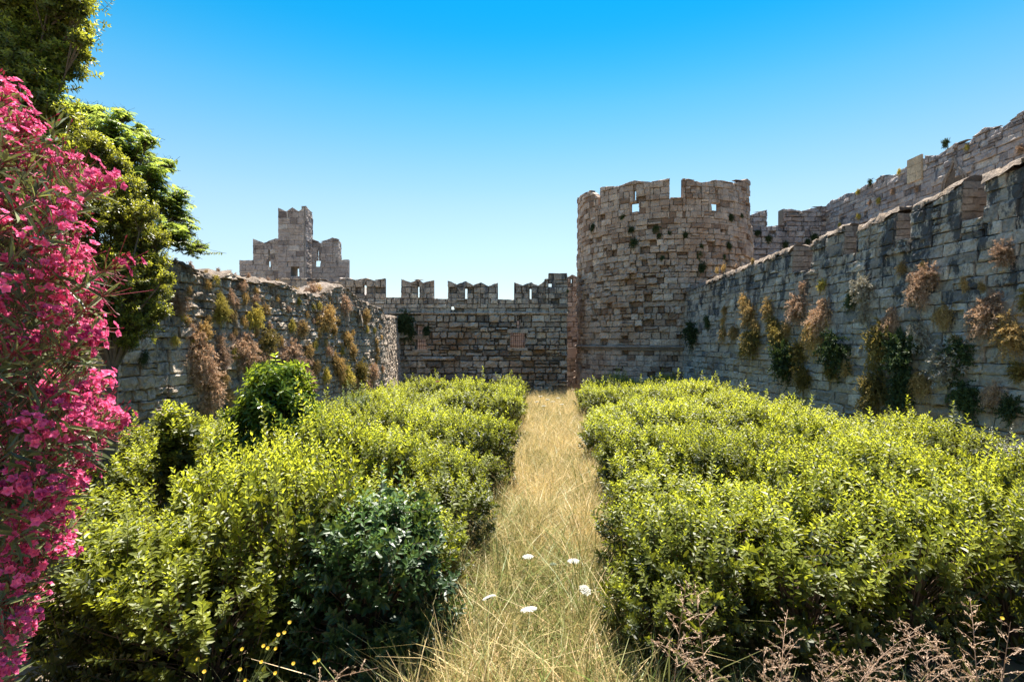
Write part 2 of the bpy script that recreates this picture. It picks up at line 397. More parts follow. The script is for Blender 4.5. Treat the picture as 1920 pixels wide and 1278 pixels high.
def coping(plan, us, hfun, thick, mat, name, parent, rise=.22, over=.04, jit=.03, seg=9):
    """rounded rough mortar capping along the top"""
    ang = np.linspace(0, math.pi, seg); mb = MB(); n = len(us)
    V = []
    for u in us:
        h = float(hfun(u)); w = thick / 2 + over
        dd = -thick / 2 + np.cos(ang) * w; vv = h - .05 + np.sin(ang) ** .8 * rise
        top = plan(np.full(seg, u), np.full(seg, plan.zt if plan.b else h), dd)
        k = np.abs(np.cos(ang)) * (np.cos(ang) > 0)
        fr = plan(np.full(seg, u), np.full(seg, h), dd)
        top[:, :2] = top[:, :2] * (1 - k[:, None]) + fr[:, :2] * k[:, None]
        top[:, 2] = vv; top += rng.normal(0, jit, top.shape) * np.array([1, 1, .8]); V.append(top)
    V = np.array(V).reshape(-1, 3)
    i, j = np.meshgrid(np.arange(n - 1), np.arange(seg - 1), indexing='ij'); i = i.ravel(); j = j.ravel()
    q = np.stack([i * seg + j, (i + 1) * seg + j, (i + 1) * seg + j + 1, i * seg + j + 1], 1)
    mb.add(V, q, a=rng.random(len(V)))
    # end caps
    for s in (0, n - 1):
        c = V[s * seg:(s + 1) * seg]; cc = c.mean(0); k = np.arange(seg - 1)
        mb.add(np.vstack([c, cc]), None, np.stack([k, k + 1, np.full(seg - 1, seg)], 1))
    return mb.build(name, mat, parent, smooth=True)

# ------------------------------------------------------------------ ground and terraces
g = MB()
nx, ny = 61, 61
gx = np.sign(np.linspace(-1, 1, nx)) * np.abs(np.linspace(-1, 1, nx)) ** 3 * 900
gy = np.sign(np.linspace(-1, 1, ny)) * np.abs(np.linspace(-1, 1, ny)) ** 3 * 900 + 10
X, Y = np.meshgrid(gx, gy); Z = rng.normal(0, .03, X.shape)
i, j = np.meshgrid(np.arange(ny - 1), np.arange(nx - 1), indexing='ij'); i = i.ravel(); j = j.ravel()
g.add(np.stack([X, Y, Z], -1), np.stack([i * nx + j, i * nx + j + 1, (i + 1) * nx + j + 1, (i + 1) * nx + j], 1))
tag(g.build('ground', M_soil, smooth=True), kind='structure')
def terrace(name, poly, z):
    n = len(poly); mb = MB(); v = [(x, y, -1) for x, y in poly] + [(x, y, z) for x, y in poly]
    mb.add(v, [[k, (k + 1) % n, (k + 1) % n + n, k + n] for k in range(n)])
    mb.add(v, None, [[n, n + k, n + k + 1] for k in range(1, n - 1)])
    tag(mb.build(name, M_terr), kind='structure')
terrace('terrace', [(-30, -12), (-12.6, -12), (-9.2, 8), (-7.5, 22.6), (-7.9, 33), (-30, 33)], 3.7)
terrace('terrace', [(13.7, -12), (20.9, -12), (20.5, 34.5), (14.2, 36.0), (10.6, 27.0)], 4.4)
terrace('terrace', [(21.0, 36.5), (21.0, -12), (60, -12), (60, 60), (15, 60), (14, 36.5)], 9.0)

# ------------------------------------------------------------------ round tower
TC = np.array([8.97, 32.0]); TR = 5.0
th = np.linspace(R(-250), R(40), 220)
tw = Plan(np.stack([TC[0] + TR * np.cos(th), TC[1] + TR * np.sin(th)], 1), extra=lambda u, v: np.where(v < 2.75, (2.75 - v) * .11, 0.0))
vis0 = TR * (R(-188) - R(-250)); vis1 = TR * (R(-55) - R(-250)) + 1.2
TP = [(1083.5, 372), (1105.4, 357), (1116.4, 364), (1121, 371), (1121.2, 384.5), (1124.2, 384.5), (1124.4, 350.6), (1160.5, 348), (1188, 338), (1219, 341),
      (1255.9, 333.7), (1256.1, 370), (1279.8, 370), (1280, 333.7), (1286, 334), (1315.4, 342), (1343, 336.5), (1377.4, 343), (1409.5, 335)]
Ht = prof(tw, TP, vis0 + .5, vis1 - .3)
Ht = np.vstack([[0, 9.6], [Ht[0, 0] - .6, 9.6], [Ht[0, 0] - .59, Ht[0, 1]], Ht, [Ht[-1, 0] + .6, Ht[-1, 1]], [Ht[-1, 0] + .61, 9.6], [tw.len, 9.6]])
def rect(plan, a, b, c, d, lo=0, hi=None):
    u0, _ = plan.inv(a, (c + d) / 2, lo, hi); u1, _ = plan.inv(b, (c + d) / 2, lo, hi)
    um = plan.inv((a + b) / 2, c, lo, hi)[1], plan.inv((a + b) / 2, d, lo, hi)[1]
    return (u0, u1, min(um), max(um))
ops = [rect(tw, 1181, 1197.5, 380, 397, vis0, vis1), rect(tw, 1187, 1191.8, 356, 375, vis0, vis1), rect(tw, 1334.5, 1351, 380, 395, vis0, vis1), rect(tw, 1342, 1346.6, 356, 373, vis0, vis1)]
_tn = {}
def vnoise(u, v, s=1.0, seed=0):
    """cheap value noise for erosion masks"""
    u = u / s; v = v / s; iu, iv = math.floor(u), math.floor(v); fu, fv = u - iu, v - iv
    def h(a, b): return (math.sin(a * 127.1 + b * 311.7 + seed * 74.7) * 43758.5453) % 1.0
    fu = fu * fu * (3 - 2 * fu); fv = fv * fv * (3 - 2 * fv)
    return (h(iu, iv) * (1 - fu) + h(iu + 1, iv) * fu) * (1 - fv) + (h(iu, iv + 1) * (1 - fu) + h(iu + 1, iv + 1) * fu) * fv
def ero_tower(u, v):
    if v < 2.7: return .15
    band = math.exp(-((v - 5.8) / 2.4) ** 2)
    return max(0.08, min(1, band * (.15 + 1.25 * vnoise(u, v, 1.3, 1)))) if v < 10 else .12
tower = empty('round_tower', (TC[0], TC[1], 0)); tower_inv = tower
tag(tower, 'round stone tower with broken battlements at the far end of the shrub bed', 'tower')
def under(o, root):
    o.parent = root; o.location = -root.location; return o
o = masonry('masonry', tw, Ht, -.2, [M_tower, M_mortar], course=(.24, .36), bw=(.26, .62), depth=.26, jd=.022, joint=.008, thick=.8, openings=ops,
            ero=ero_tower, hole=.016, thin=(9.6, .33), splits=(2.75,), step=.35, u0=0.01, u1=tw.len - .01)
under(o, tower)
mb = MB()
an = np.linspace(0, 2 * math.pi, 65)[:-1]
mb.add(np.vstack([np.stack([TC[0] + 4.3 * np.cos(an), TC[1] + 4.3 * np.sin(an), 0 * an + 9.4], 1), [[TC[0], TC[1], 9.4]]]), None, [[k, (k + 1) % 64, 64] for k in range(64)])
under(mb.build('platform', M_cop), tower)
def ring_mould(name, plan, u0, u1, z, prof_, mat, root, n=80, jit=.006, skip=()):
    us = np.linspace(u0, u1, n); m = len(prof_); V = []
    for u in us:
        P = plan(np.full(m, u), np.array([z + p[1] for p in prof_]), np.array([p[0] for p in prof_])) + rng.normal(0, jit, (m, 3)); V.append(P)
    mb = MB(); i, j = np.meshgrid(np.arange(n - 1), np.arange(m), indexing='ij'); i = i.ravel(); j = j.ravel()
    kp = np.array([not any(a < us[k] < b for a, b in skip) for k in i]); i = i[kp]; j = j[kp]
    mb.add(np.array(V).reshape(-1, 3), np.stack([i * m + j, (i + 1) * m + j, (i + 1) * m + (j + 1) % m, i * m + (j + 1) % m], 1), a=np.repeat(rng.random(n), m))
    o = mb.build(name, mat); under(o, root); return o
ring_mould('string_course', tw, vis0, vis1, 2.78, [(-.1, -.08), (.06, -.08), (.09, -.02), (.06, .03), (.15, .06), (.17, .12), (.13, .17), (-.1, .19)], M_tcop, tower)

# ------------------------------------------------------------------ far curtain wall
fw = Plan([(-13.0, 30.0), (3.13, 30.0)])
FP = [(600, 521), (620, 528), (649, 519.5), (666.4, 524.3), (685.5, 520.2), (702.3, 525.5), (721.5, 521.2), (721.7, 556.7), (751.2, 557), (751.4, 522.6), (770.6, 528.6), (783.7, 523), (793.3, 529.8),
      (813, 524.3), (813.2, 559), (839.1, 559.5), (839.3, 525.5), (856.8, 532.2), (873.6, 526.7), (888, 534), (901, 528.6), (915.5, 535.6), (933.5, 529), (933.7, 560), (963.8, 561), (964, 528.4),
      (979, 534), (995, 528.6), (1009, 534.6), (1020, 527), (1022.8, 522), (1028.4, 522), (1028.6, 511.6), (1064, 511.6)]
Hf = prof(fw, FP); Hf = np.vstack([[0, Hf[0, 1]], Hf])
fo = [rect(fw, 681, 686, 534, 555.5), rect(fw, 782.4, 786, 537, 557.5), rect(fw, 871.5, 875.8, 540.5, 559.5), rect(fw, 993.5, 996.8, 541, 560), rect(fw, 845.5, 851, 574, 580),
      rect(fw, 780, 794, 609, 627), rect(fw, 779, 799, 636, 655), rect(fw, 957, 984, 624, 652), rect(fw, 969.5, 973.5, 600, 614), rect(fw, 1029, 1035, 531, 537)]
def ero_far(u, v):
    if v > 5.0: return .14
    return max(.2, min(1, (5.6 - v) * .3 + 1.1 * vnoise(u, v, 1.1, 5) - .2)) if v < 4.6 else .25
far = empty('curtain_wall', (-5, 30, 0))
tag(far, 'dark crenellated stone wall with small barred windows, closing the far end of the moat', 'wall')
fw_x = Plan([(-13.0, 30.0), (3.13, 30.0)], extra=lambda u, v: np.where(v < 4.72, .07, 0.0))
under(masonry('masonry', fw_x, Hf, -.2, [M_far, M_mortar], course=(.22, .40), bw=(.24, .80), depth=.22, jd=.026, joint=.012, thick=.8, openings=fo, ero=ero_far, hole=.014, thin=(4.9, .3), splits=(4.72,)), far)
# right return of this wall (its end towards the gap by the tower)
rw = Plan([(3.13, 30.3), (3.13, 32.5)])
under(masonry('end_face', rw, [[0, 6.9], [2.2, 6.9]], -.2, [M_far, M_mortar], depth=.05, thick=.3, ero=lambda u, v: .5), far)
ring_mould('string_course', fw, *(fw.inv(730, 585)[0], fw.len), 4.74, [(-.05, -.02), (.12, -.02), (.15, .03), (.12, .06), (-.05, .09)], M_far, far)
ring_mould('ledge', fw, fw.inv(793, 670)[0], fw.inv(853, 670)[0], 2.2, [(0, -.05), (.22, -.05), (.26, .02), (.2, .09), (0, .12)], M_far, far, n=20, jit=.015)
for (a, b, c, d) in (fo[6], fo[7], fo[5]):
    mb = MB(); nu, nv = (7, 8) if (b - a) > .7 else (5, 5)
    for k in range(nu):
        x = a + (b - a) * (k + .5) / nu; add_tubes(mb, [fw(x, c, -.3)], [fw(x, d, -.3)], .012, .012, 5)
    for k in range(nv):
        z = c + (d - c) * (k + .5) / nv; add_tubes(mb, [fw(a, z, -.32)], [fw(b, z, -.32)], .012, .012, 5)
    under(mb.build('window_grille', M_iron), far)
for (a, b, c, d) in (fo[6], fo[7]):
    mb = MB(); mid = fw((a + b) / 2, d + .11, -.02); add_box(mb, mid, (b - a + .35, .3, .22), a=.8, jit=.012)
    mid = fw((a + b) / 2, c - .08, .0); add_box(mb, mid, (b - a + .3, .34, .16), a=.3, jit=.012)
    under(mb.build('window_lintel', M_far), far)
# walls seen beyond it
bw_ = Plan([(2.2, 37.0), (6.4, 37.0)])
Hb = prof(bw_, [(1022, 560), (1050, 560), (1050.2, 520), (1064, 519), (1073, 514), (1082, 518), (1088, 516), (1130, 516)])
back = masonry('gate_wall', bw_, Hb, -.2, [M_tower, M_mortar2], course=(.28, .4), bw=(.35, .8), thick=.8, openings=[rect(bw_, 1071, 1074, 521, 530)], ero=lambda u, v: .3)
tag(back, 'brown stone wall with a pointed merlon, glimpsed between curtain wall and round tower', 'wall')
pw = Plan([(2.6, 33.4), (5.2, 33.4)])
pl_ = masonry('plaster_wall', pw, [[0, 2.15], [pw.len, 2.15]], -.1, [M_tower, M_mortar2], thick=.3, ero=lambda u, v: .1, build=False); add_box(pl_, (3.9, 33.5, 2.45), (2.6, .3, .62), jit=.01, m=2); o = pl_.build('plaster_wall', [M_tower, M_mortar2, M_pink])
tag(o, 'low pink plastered wall in the gap between curtain wall and round tower', 'wall')
iw = Plan([(-9.5, 36.2), (1.8, 36.2)])
o = masonry('inner_wall', iw, [[0, 5.0], [iw.len, 5.0]], -.2, [M_pink, M_mortar2], course=(.28, .4), bw=(.35, .8), thick=.6, ero=lambda u, v: .2)
tag(o, 'pinkish inner wall glimpsed through the barred windows of the curtain wall', 'wall')

# ------------------------------------------------------------------ gatehouse behind the ruined wall
gh = empty('gatehouse', (-14.6, 36, 0))
tag(gh, 'small stone gatehouse with a tall notched turret rising behind the ruined wall', 'gatehouse')
Y0 = 36.0
def X_(px, Y=Y0): return (px - 960) / F * Y
def Z_(py, Y=Y0): return CAMZ + (639 - py) / F * Y
def gmas(name, xa, xb, Y, pts, op=(), thick=.7, **k):
    pl = Plan([(xa, Y), (xb, Y)]); H = prof(pl, pts)
    H[0, 0] = 0; H[-1, 0] = pl.len
    o = masonry(name, pl, H, 1.0, [M_castle, M_mortar2], course=(.30, .42), bw=(.4, .95), depth=.1, jd=.010, joint=.006, thick=thick,
                openings=[rect(pl, *q) for q in op], ero=lambda u, v: .06, hole=.004, **k)
    under(o, gh); return o
gmas('bastion', X_(444.4), X_(520.3), Y0 + .3, [(444.4, 487.7), (473.7, 487.5), (473.9, 447), (495.3, 455.2), (515.5, 446), (519, 447)], [(503.5, 505.8, 469, 489), (501.8, 507.2, 489, 500)], thick=.25)
gmas('turret', X_(524.8), X_(573.5), Y0 - .3, [(524.8, 388.9), (537, 396.2), (548, 388.5), (560.4, 396.6), (572.6, 388)], [(545, 560.5, 499.5, 517.5)], thick=1.2)
gmas('bastion', X_(580.7), X_(651), Y0 + .3, [(580.7, 447.5), (601, 455.2), (623.4, 445), (634, 447.5), (634.3, 486.5), (651, 486.5)], [(594.5, 597, 469, 488), (590.6, 600.5, 488.3, 499.5)], thick=.25)
def side(name, x, ya, yb, ha, hb):
    pl = Plan([(x, ya), (x, yb)])
    o = masonry(name, pl, [[0, ha], [pl.len, hb]], 1.0, [M_castle, M_mortar2], course=(.30, .42), bw=(.4, .9), depth=.06, jd=.01, joint=.006, thick=.3, ero=lambda u, v: .06); under(o, gh)
side('turret_side', X_(573.5, Y0 - .3), Y0 - .28, Y0 + .95, Z_(388), Z_(396))
side('bastion_side', X_(634.3, Y0 + .3), Y0 + .32, Y0 + 1.0, Z_(447), Z_(450))
side('bastion_side', X_(519, Y0 + .3), Y0 + .32, Y0 + 1.0, Z_(447), Z_(450))
# connecting wall from the gatehouse down to the curtain
cw = Plan([(-11.4, 35.2), (-8.3, 30.6)])
o = masonry('link_wall', cw, [[0, Z_(519, 35)], [cw.len, Z_(556, 31)]], 0, [M_castle, M_mortar2], ero=lambda u, v: .15)
tag(o, 'short stone wall linking the gatehouse to the curtain wall', 'wall')

# ------------------------------------------------------------------ ruined wall along the oleander side
def xl(Y): return -8.05 + .166 * (Y - 11)
lp = [(xl(Y), Y) for Y in np.linspace(-12, 22.9, 40)]
lp += [(xl(23.3) , 23.3), (-5.94, 23.7), (-5.91, 24.1), (-5.96, 24.6), (-6.06, 25.2)] + [(-6.06 - .09 * (Y - 25.2), Y) for Y in np.linspace(26, 30.2, 6)]
lw = Plan(lp, batter=.085, ztop=5.2)
LH = prof(lw, [(-1200, 420), (-200, 440), (200, 470), (335, 484), (365, 496), (392, 509), (412, 512), (432, 505), (447, 513), (470, 519), (505, 522), (535, 527), (560, 541), (590, 547), (605, 543), (620, 534), (632, 530), (646, 534),
              (662, 546), (678, 561), (697, 568), (712, 574), (722, 582)], 0, lw.len - 5.6)
LH[0, 0] = 0
LH[0,1]=LH[1,1]=LH[2,1]=5.2
LH = np.vstack([LH, [lw.len - 5.2, 4.45], [lw.len, 4.6]])
lhf = lambda u: np.interp(u, LH[:, 0], LH[:, 1])
uu = np.linspace(0, lw.len, 120); LHs = np.stack([uu, lhf(uu) - .08 + rng.normal(0, .015, 120)], 1)
left = empty('ruined_wall', (-7, 14, 0))
tag(left, 'weathered uneven wall overgrown with dry tufts, ending in a rounded corner', 'wall')
under(masonry('masonry', lw, LHs, -.2, [M_left, M_mortar], course=(.18, .28), bw=(.22, .52), depth=.11, jd=.013, joint=.006, thick=1.2, ero=lambda u, v: (.15 + .3 * vnoise(u, v, 1.5, 9)) * (1 if u < lw.len - 8 else .25), hole=.01, rnd_jit=.011), left)
under(coping(lw, np.linspace(.2, lw.len - .1, 220), lambda u: lhf(u) - .1, 1.25, M_cop, 'coping', None, rise=.16, over=.03, jit=.045), left)
# blocked round arch and a dark vertical crack in it
mb = MB()
for k in range(12):
    a = math.pi * k / 11; u, v = lw.inv(662, 607); P = lw(u - .62 * math.cos(a), v + .62 * math.sin(a), .02)
    add_box(mb, P, (.2, .2, .17), rz=0, a=rng.random(), jit=.02)
under(mb.build('blocked_arch', M_left), left)

# ------------------------------------------------------------------ long wall on the tower side
def xr(Y): return 10.56 - .107 * (Y - 11)
rp = [(xr(Y) + (.0 if Y < 25 else .0), Y) for Y in np.linspace(28.2, -12.0, 50)]
rwl = Plan(rp, batter=.05, ztop=6.6)
def uy(Y): return float(np.interp(-Y, [-28.2, 12.0], [0, rwl.len]))
RHp = [(28.2, 5.7), (26.9, 5.74), (24.5, 5.9), (22, 6.12), (20, 6.3), (18.52, 6.4), (18.5, 5.62), (17.62, 5.62), (17.6, 6.38), (16.9, 6.5), (16.08, 6.6), (16.06, 5.86), (15.57, 5.86), (15.55, 6.45), (14.8, 6.55), (14.19, 6.66), (14.17, 5.92), (13.74, 5.92),
       (13.72, 6.58), (13.1, 6.66), (12.35, 6.86), (12.33, 6.02), (11.84, 6.02), (11.82, 6.78), (11, 6.92), (9.5, 7.1), (9.48, 6.2), (9.0, 6.2), (8.98, 6.9), (3, 7.2), (-12, 7.4)]
RH = np.array([(uy(y), z) for y, z in RHp]); RH[0, 0] = 0; RH[-1, 0] = rwl.len
RHm = RH.copy(); RHm[:, 1] -= .06
right = empty('long_wall', (9.6, 18, 0))
tag(right, 'long grey lichened wall with broad merlons, running from round tower towards the viewer', 'wall')
def ero_r(u, v): return .12 + (.45 * vnoise(u, v, 1.4, 3) if v < 3.4 else .12 * vnoise(u, v, 2, 3))
under(masonry('masonry', rwl, RHm, -.2, [M_right, M_mortar], course=(.22, .38), bw=(.28, .75), depth=.12, jd=.012, joint=.006, thick=.75, ero=ero_r, hole=.004, rnd_jit=.008), right)
mer = [(28.1, 18.54), (17.58, 16.1), (15.53, 14.21), (13.7, 12.37), (11.8, 9.52), (8.96, -11.9)]
for a, b in mer:
    us = np.linspace(uy(a), uy(b), max(8, int((a - b) * 9)))
    under(coping(rwl, us, lambda u: np.interp(u, RH[:, 0], RH[:, 1]) - .03, .75, M_cop, 'coping', None, rise=.25, over=.04, jit=.04), right)
# stones on the end faces of the merlons, seen through the gaps
mb = MB()
for a, b in mer[:-1]:
    zt = float(np.interp(uy(b + .1), RH[:, 0], RH[:, 1])); z = 5.6
    while z < zt - .05:
        x = 0.02
        h = rng.uniform(.16, .24)
        while x < .72:
            w = min(rng.uniform(.18, .4), .76 - x)
            P = rwl(uy(b - .02), min(z + h / 2, zt), -x - w / 2); P[2] = z + h / 2
            add_box(mb, P, (w - .02, .1, h - .02), rz=R(-6), a=rng.random(), jit=.012)
            x += w
        z += h
o = mb.build('merlon_end', [M_tcop]); under(o, right)

# ------------------------------------------------------------------ upper wall behind
up = empty('upper_wall', (20, 28, 0))
tag(up, 'high stepped wall with pointed merlons and a gothic niche, above the lichened wall', 'wall')
ua = Plan([(12.5, 34.0), (20.35, 34.0)])
UA = prof(ua, [(1335, 420), (1408, 403), (1412, 401), (1439, 392), (1439.2, 424), (1455, 422), (1470.5, 419), (1470.8, 390), (1503.6, 395), (1541, 385.5), (1547, 386)])
UA[0, 0] = 0; UA[-1, 0] = ua.len
def ero_u(u, v): return .08 + .45 * max(0, vnoise(u, v, 1.2, 12) - .35)
under(masonry('masonry', ua, UA, 4, [M_upper, M_mortar], course=(.28, .4), bw=(.4, .8), depth=.16, jd=.02, thick=.8, ero=lambda u, v: .15 + .6 * vnoise(u, v, 1.1, 4), hole=.012), up)
ub = Plan([(20.0, 34.0), (20.0, -12.0)])
UBp = [(1551, 384), (1558, 375), (1568, 374), (1585, 362), (1602, 361), (1622, 346), (1636, 344), (1652.5, 328.6), (1676, 328), (1703, 306.6), (1722, 305), (1722.3, 297), (1733, 297), (1733.2, 292), (1757, 291), (1788, 267.7), (1815, 267), (1845.5, 239), (1879, 238), (1920, 206.8)]
UB = prof(ub, UBp); UB[0, 0] = 0; k = UB[-1, 0]; UB = np.vstack([UB, [k + .9, 11.9], [k + 2.2, 12.25], [k + 3.2, 11.9], [ub.len, 12.2]])
nich = rect(ub, 1778, 1801, 316, 338)
under(masonry('masonry', ub, UB, 4, [M_upper, M_mortar], course=(.26, .38), bw=(.32, .75), depth=.16, jd=.016, joint=.007, thick=.8, ero=ero_u, hole=.006), up)
nu, nz = ub.inv(1790, 345); 
mb = MB()
for s, w in ((.0, .55), (.14, .70)):
    pts = []
    for sgn in (-1, 1):
        L_ = [(sgn * w, -.75), (sgn * w, -.1), (sgn * w * .93, .2), (sgn * w * .6, .52), (sgn * w * .28, .72), (0, 1.12 + s * .7)]
        P = [ub(nu + a, nz + b, .04) for a, b in L_]
        add_polytube(mb, P, [.045] * len(P), 6)
under(mb.build('niche_moulding', M_tcop), up)
mb = MB(); add_box(mb, ub(nu, nz - .36, .03), (.05, .85, .55), a=.8); under(mb.build('niche_panel', M_upper), up)
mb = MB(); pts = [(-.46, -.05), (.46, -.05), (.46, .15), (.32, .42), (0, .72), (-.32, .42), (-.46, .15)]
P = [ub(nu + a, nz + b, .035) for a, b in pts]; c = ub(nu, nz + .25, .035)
mb.add(P + [c], None, [[k, (k + 1) % 7, 7] for k in range(7)]); under(mb.build('niche_shade_panel', plain('niche_shade', (.13, .09, .06), .95, .5, 9)), up)  # flat dark panel painting the niche's shade; no recess is cut
mb = MB(); pa, pb, pc, pd = rect(ub, 1703, 1731, 308, 340)
z = pc
while z < pd - .02:
    x = pa
    while x < pb - .05:
        w = min(.55, pb - x); add_box(mb, ub(x + w / 2, z + .2, .03), (.09, w - .015, .385), a=rng.random(), jit=.004); x += w
    z += .4
under(mb.build('repaired_patch', stone('new_stone', (.42, .31, .19), (.5, .38, .25), (.58, .45, .3), lich=(.7, .8), patchamt=.1, bump=.2)), up)

# ------------------------------------------------------------------ foliage builders
def shoots_leaves(mb, tw_, tip, base, nl, L, Wd, amin, amax, axis_tw=None, topfac=None, pair=2, alpha=(35, 70), fold=.3, droop=.15, twr=.004):
    """tip/base: (N,3) shoot ends; leaves in whorls of `pair` along the shoot"""
    N = len(tip); ax = nrm(tip - base); ln = np.linalg.norm(tip - base, axis=1)
    h = rng.normal(0, 1, (N, 3)); u = nrm(np.cross(ax, h)); w = np.cross(ax, u)
    k = np.arange(nl); lev = k // pair; nlev = max(1, (nl - 1) // pair + 1)
    t = 1 - (lev / nlev) * .9
    phi = (k % pair) * 2 * math.pi / pair + lev * 1.7
    phi = phi[None] + rng.uniform(-.4, .4, (N, nl)) + rng.uniform(0, 6, (N, 1))
    al = np.radians(alpha[0] + (alpha[1] - alpha[0]) * np.minimum(1, (1 - t) * 2.2))[None] + rng.normal(0, .16, (N, nl))
    rad = u[:, None] * np.cos(phi)[..., None] + w[:, None] * np.sin(phi)[..., None]
    D = ax[:, None] * np.cos(al)[..., None] + rad * np.sin(al)[..., None]
    Nn = ax[:, None] * np.sin(al)[..., None] - rad * np.cos(al)[..., None]
    Bp = base[:, None] + (tip - base)[:, None] * t[None, :, None]
    sz = (.62 + .38 * np.minimum(1, (1 - t) * 3.5))[None] * rng.uniform(.7, 1.15, (N, nl))
    a = amin + (amax - amin) * (t[None] ** 1.3) * np.ones((N, 1)) + rng.normal(0, .12, (N, nl)) + rng.normal(0, .1, (N, 1))
    if topfac is not None: a = a * topfac[:, None]
    add_leaves(mb, Bp.reshape(-1, 3), D.reshape(-1, 3), Nn.reshape(-1, 3), (L * sz).ravel(), (Wd * sz).ravel(), np.clip(a, 0, 1).ravel(), fold, droop)
    if tw_ is not None: add_tubes(tw_, base, tip, twr, twr * .5, 3)
def shrub_data(name, h=1.5, r=.72, ntop=95, nside=150, L=.085, Wd=.04, mat=None, leaders=9, nl=20, ragged=.12, stemmat=None, narrow=0.0, alpha=(35, 70), droop=.15):
    lf, tw_ = MB(), MB()
    # top shoots
    rtop = r * (1 - narrow); q = rng.random(ntop) ** .5 * rtop; ph = rng.uniform(0, 2 * math.pi, ntop)
    zt = h * (1 - .16 * (q / rtop) ** 2.2 - narrow * .2 * (q / rtop)) + rng.normal(0, ragged * .6, ntop)
    lead = rng.random(ntop) < leaders / ntop; zt = zt + lead * rng.uniform(.10, .45, ntop)
    tip = np.stack([q * np.cos(ph), q * np.sin(ph), zt], 1)
    ln = rng.uniform(.28, .45, ntop) + lead * .1
    base = tip - np.stack([np.cos(ph) * q / r * .35 + rng.normal(0, .12, ntop), np.sin(ph) * q / r * .35 + rng.normal(0, .12, ntop), np.ones(ntop)], 1) * ln[:, None]
    shoots_leaves(lf, tw_, tip, base, nl, L, Wd, .30, 1.0, pair=2, alpha=alpha, droop=droop)
    # side shoots
    zz = rng.uniform(.06, .95, nside) * h; ph = rng.uniform(0, 2 * math.pi, nside)
    rr = r * (1.0 - narrow * zz / h) * (1 + .1 * np.sin(ph * 3 + zz * 4)) + rng.normal(0, .05, nside)
    tip = np.stack([rr * np.cos(ph), rr * np.sin(ph), zz], 1)
    out = np.stack([np.cos(ph), np.sin(ph), rng.uniform(.3, 1.3, nside)], 1) + rng.normal(0, .3, (nside, 3))
    base = tip - nrm(out) * rng.uniform(.22, .38, nside)[:, None]
    shoots_leaves(lf, tw_, tip, base, nl, L * 1.05, Wd * 1.1, .05, .6, pair=2, alpha=alpha, droop=droop, topfac=.12 + .95 * (zz / h) ** 1.5)  # lower side leaves get darker colour, painting the shade of the hedge fronts
    # inner leaves (fill), coloured dark for the shade within
    ni = 700; zf = rng.uniform(.1, .85, ni); q = rng.random(ni) ** .5 * r * .85 * (1 - narrow * zf); ph = rng.uniform(0, 6.283, ni)
    Bp = np.stack([q * np.cos(ph), q * np.sin(ph), zf * h], 1)
    add_leaves(lf, Bp, rng.normal(0, 1, (ni, 3)), rng.normal(0, 1, (ni, 3)), L * 1.1, Wd * 1.3, rng.random(ni) * .15)
    for bs in (base,):
        inner = bs * np.array([.25, .25, .55]); add_tubes(tw_, inner, bs, .006, .004, 3); add_tubes(tw_, np.zeros_like(inner), inner, .007, .006, 3)
    # main stems
    for k in range(9):
        a = rng.uniform(0, 6.28); e = rng.uniform(.1, r * .8 * (1 - narrow))
        pts = [(0, 0, 0), (e * .5 * math.cos(a), e * .5 * math.sin(a), h * .4), (e * math.cos(a), e * math.sin(a), h * .85)]
        add_polytube(tw_, pts, [.016, .011, .006], 5)
    return lf.data(name + '_leaves', mat), tw_.data(name + '_stems', stemmat or M_twig)
def shrub(name, datas, loc, rz, sc, label, cat='shrub', group=None):
    r_ = empty(name, loc, rz); r_.scale = sc if isinstance(sc, tuple) else (sc, sc, sc)
    tag(r_, label, cat, group)
    place('foliage', datas[0], r_); place('stems', datas[1], r_)
    return r_

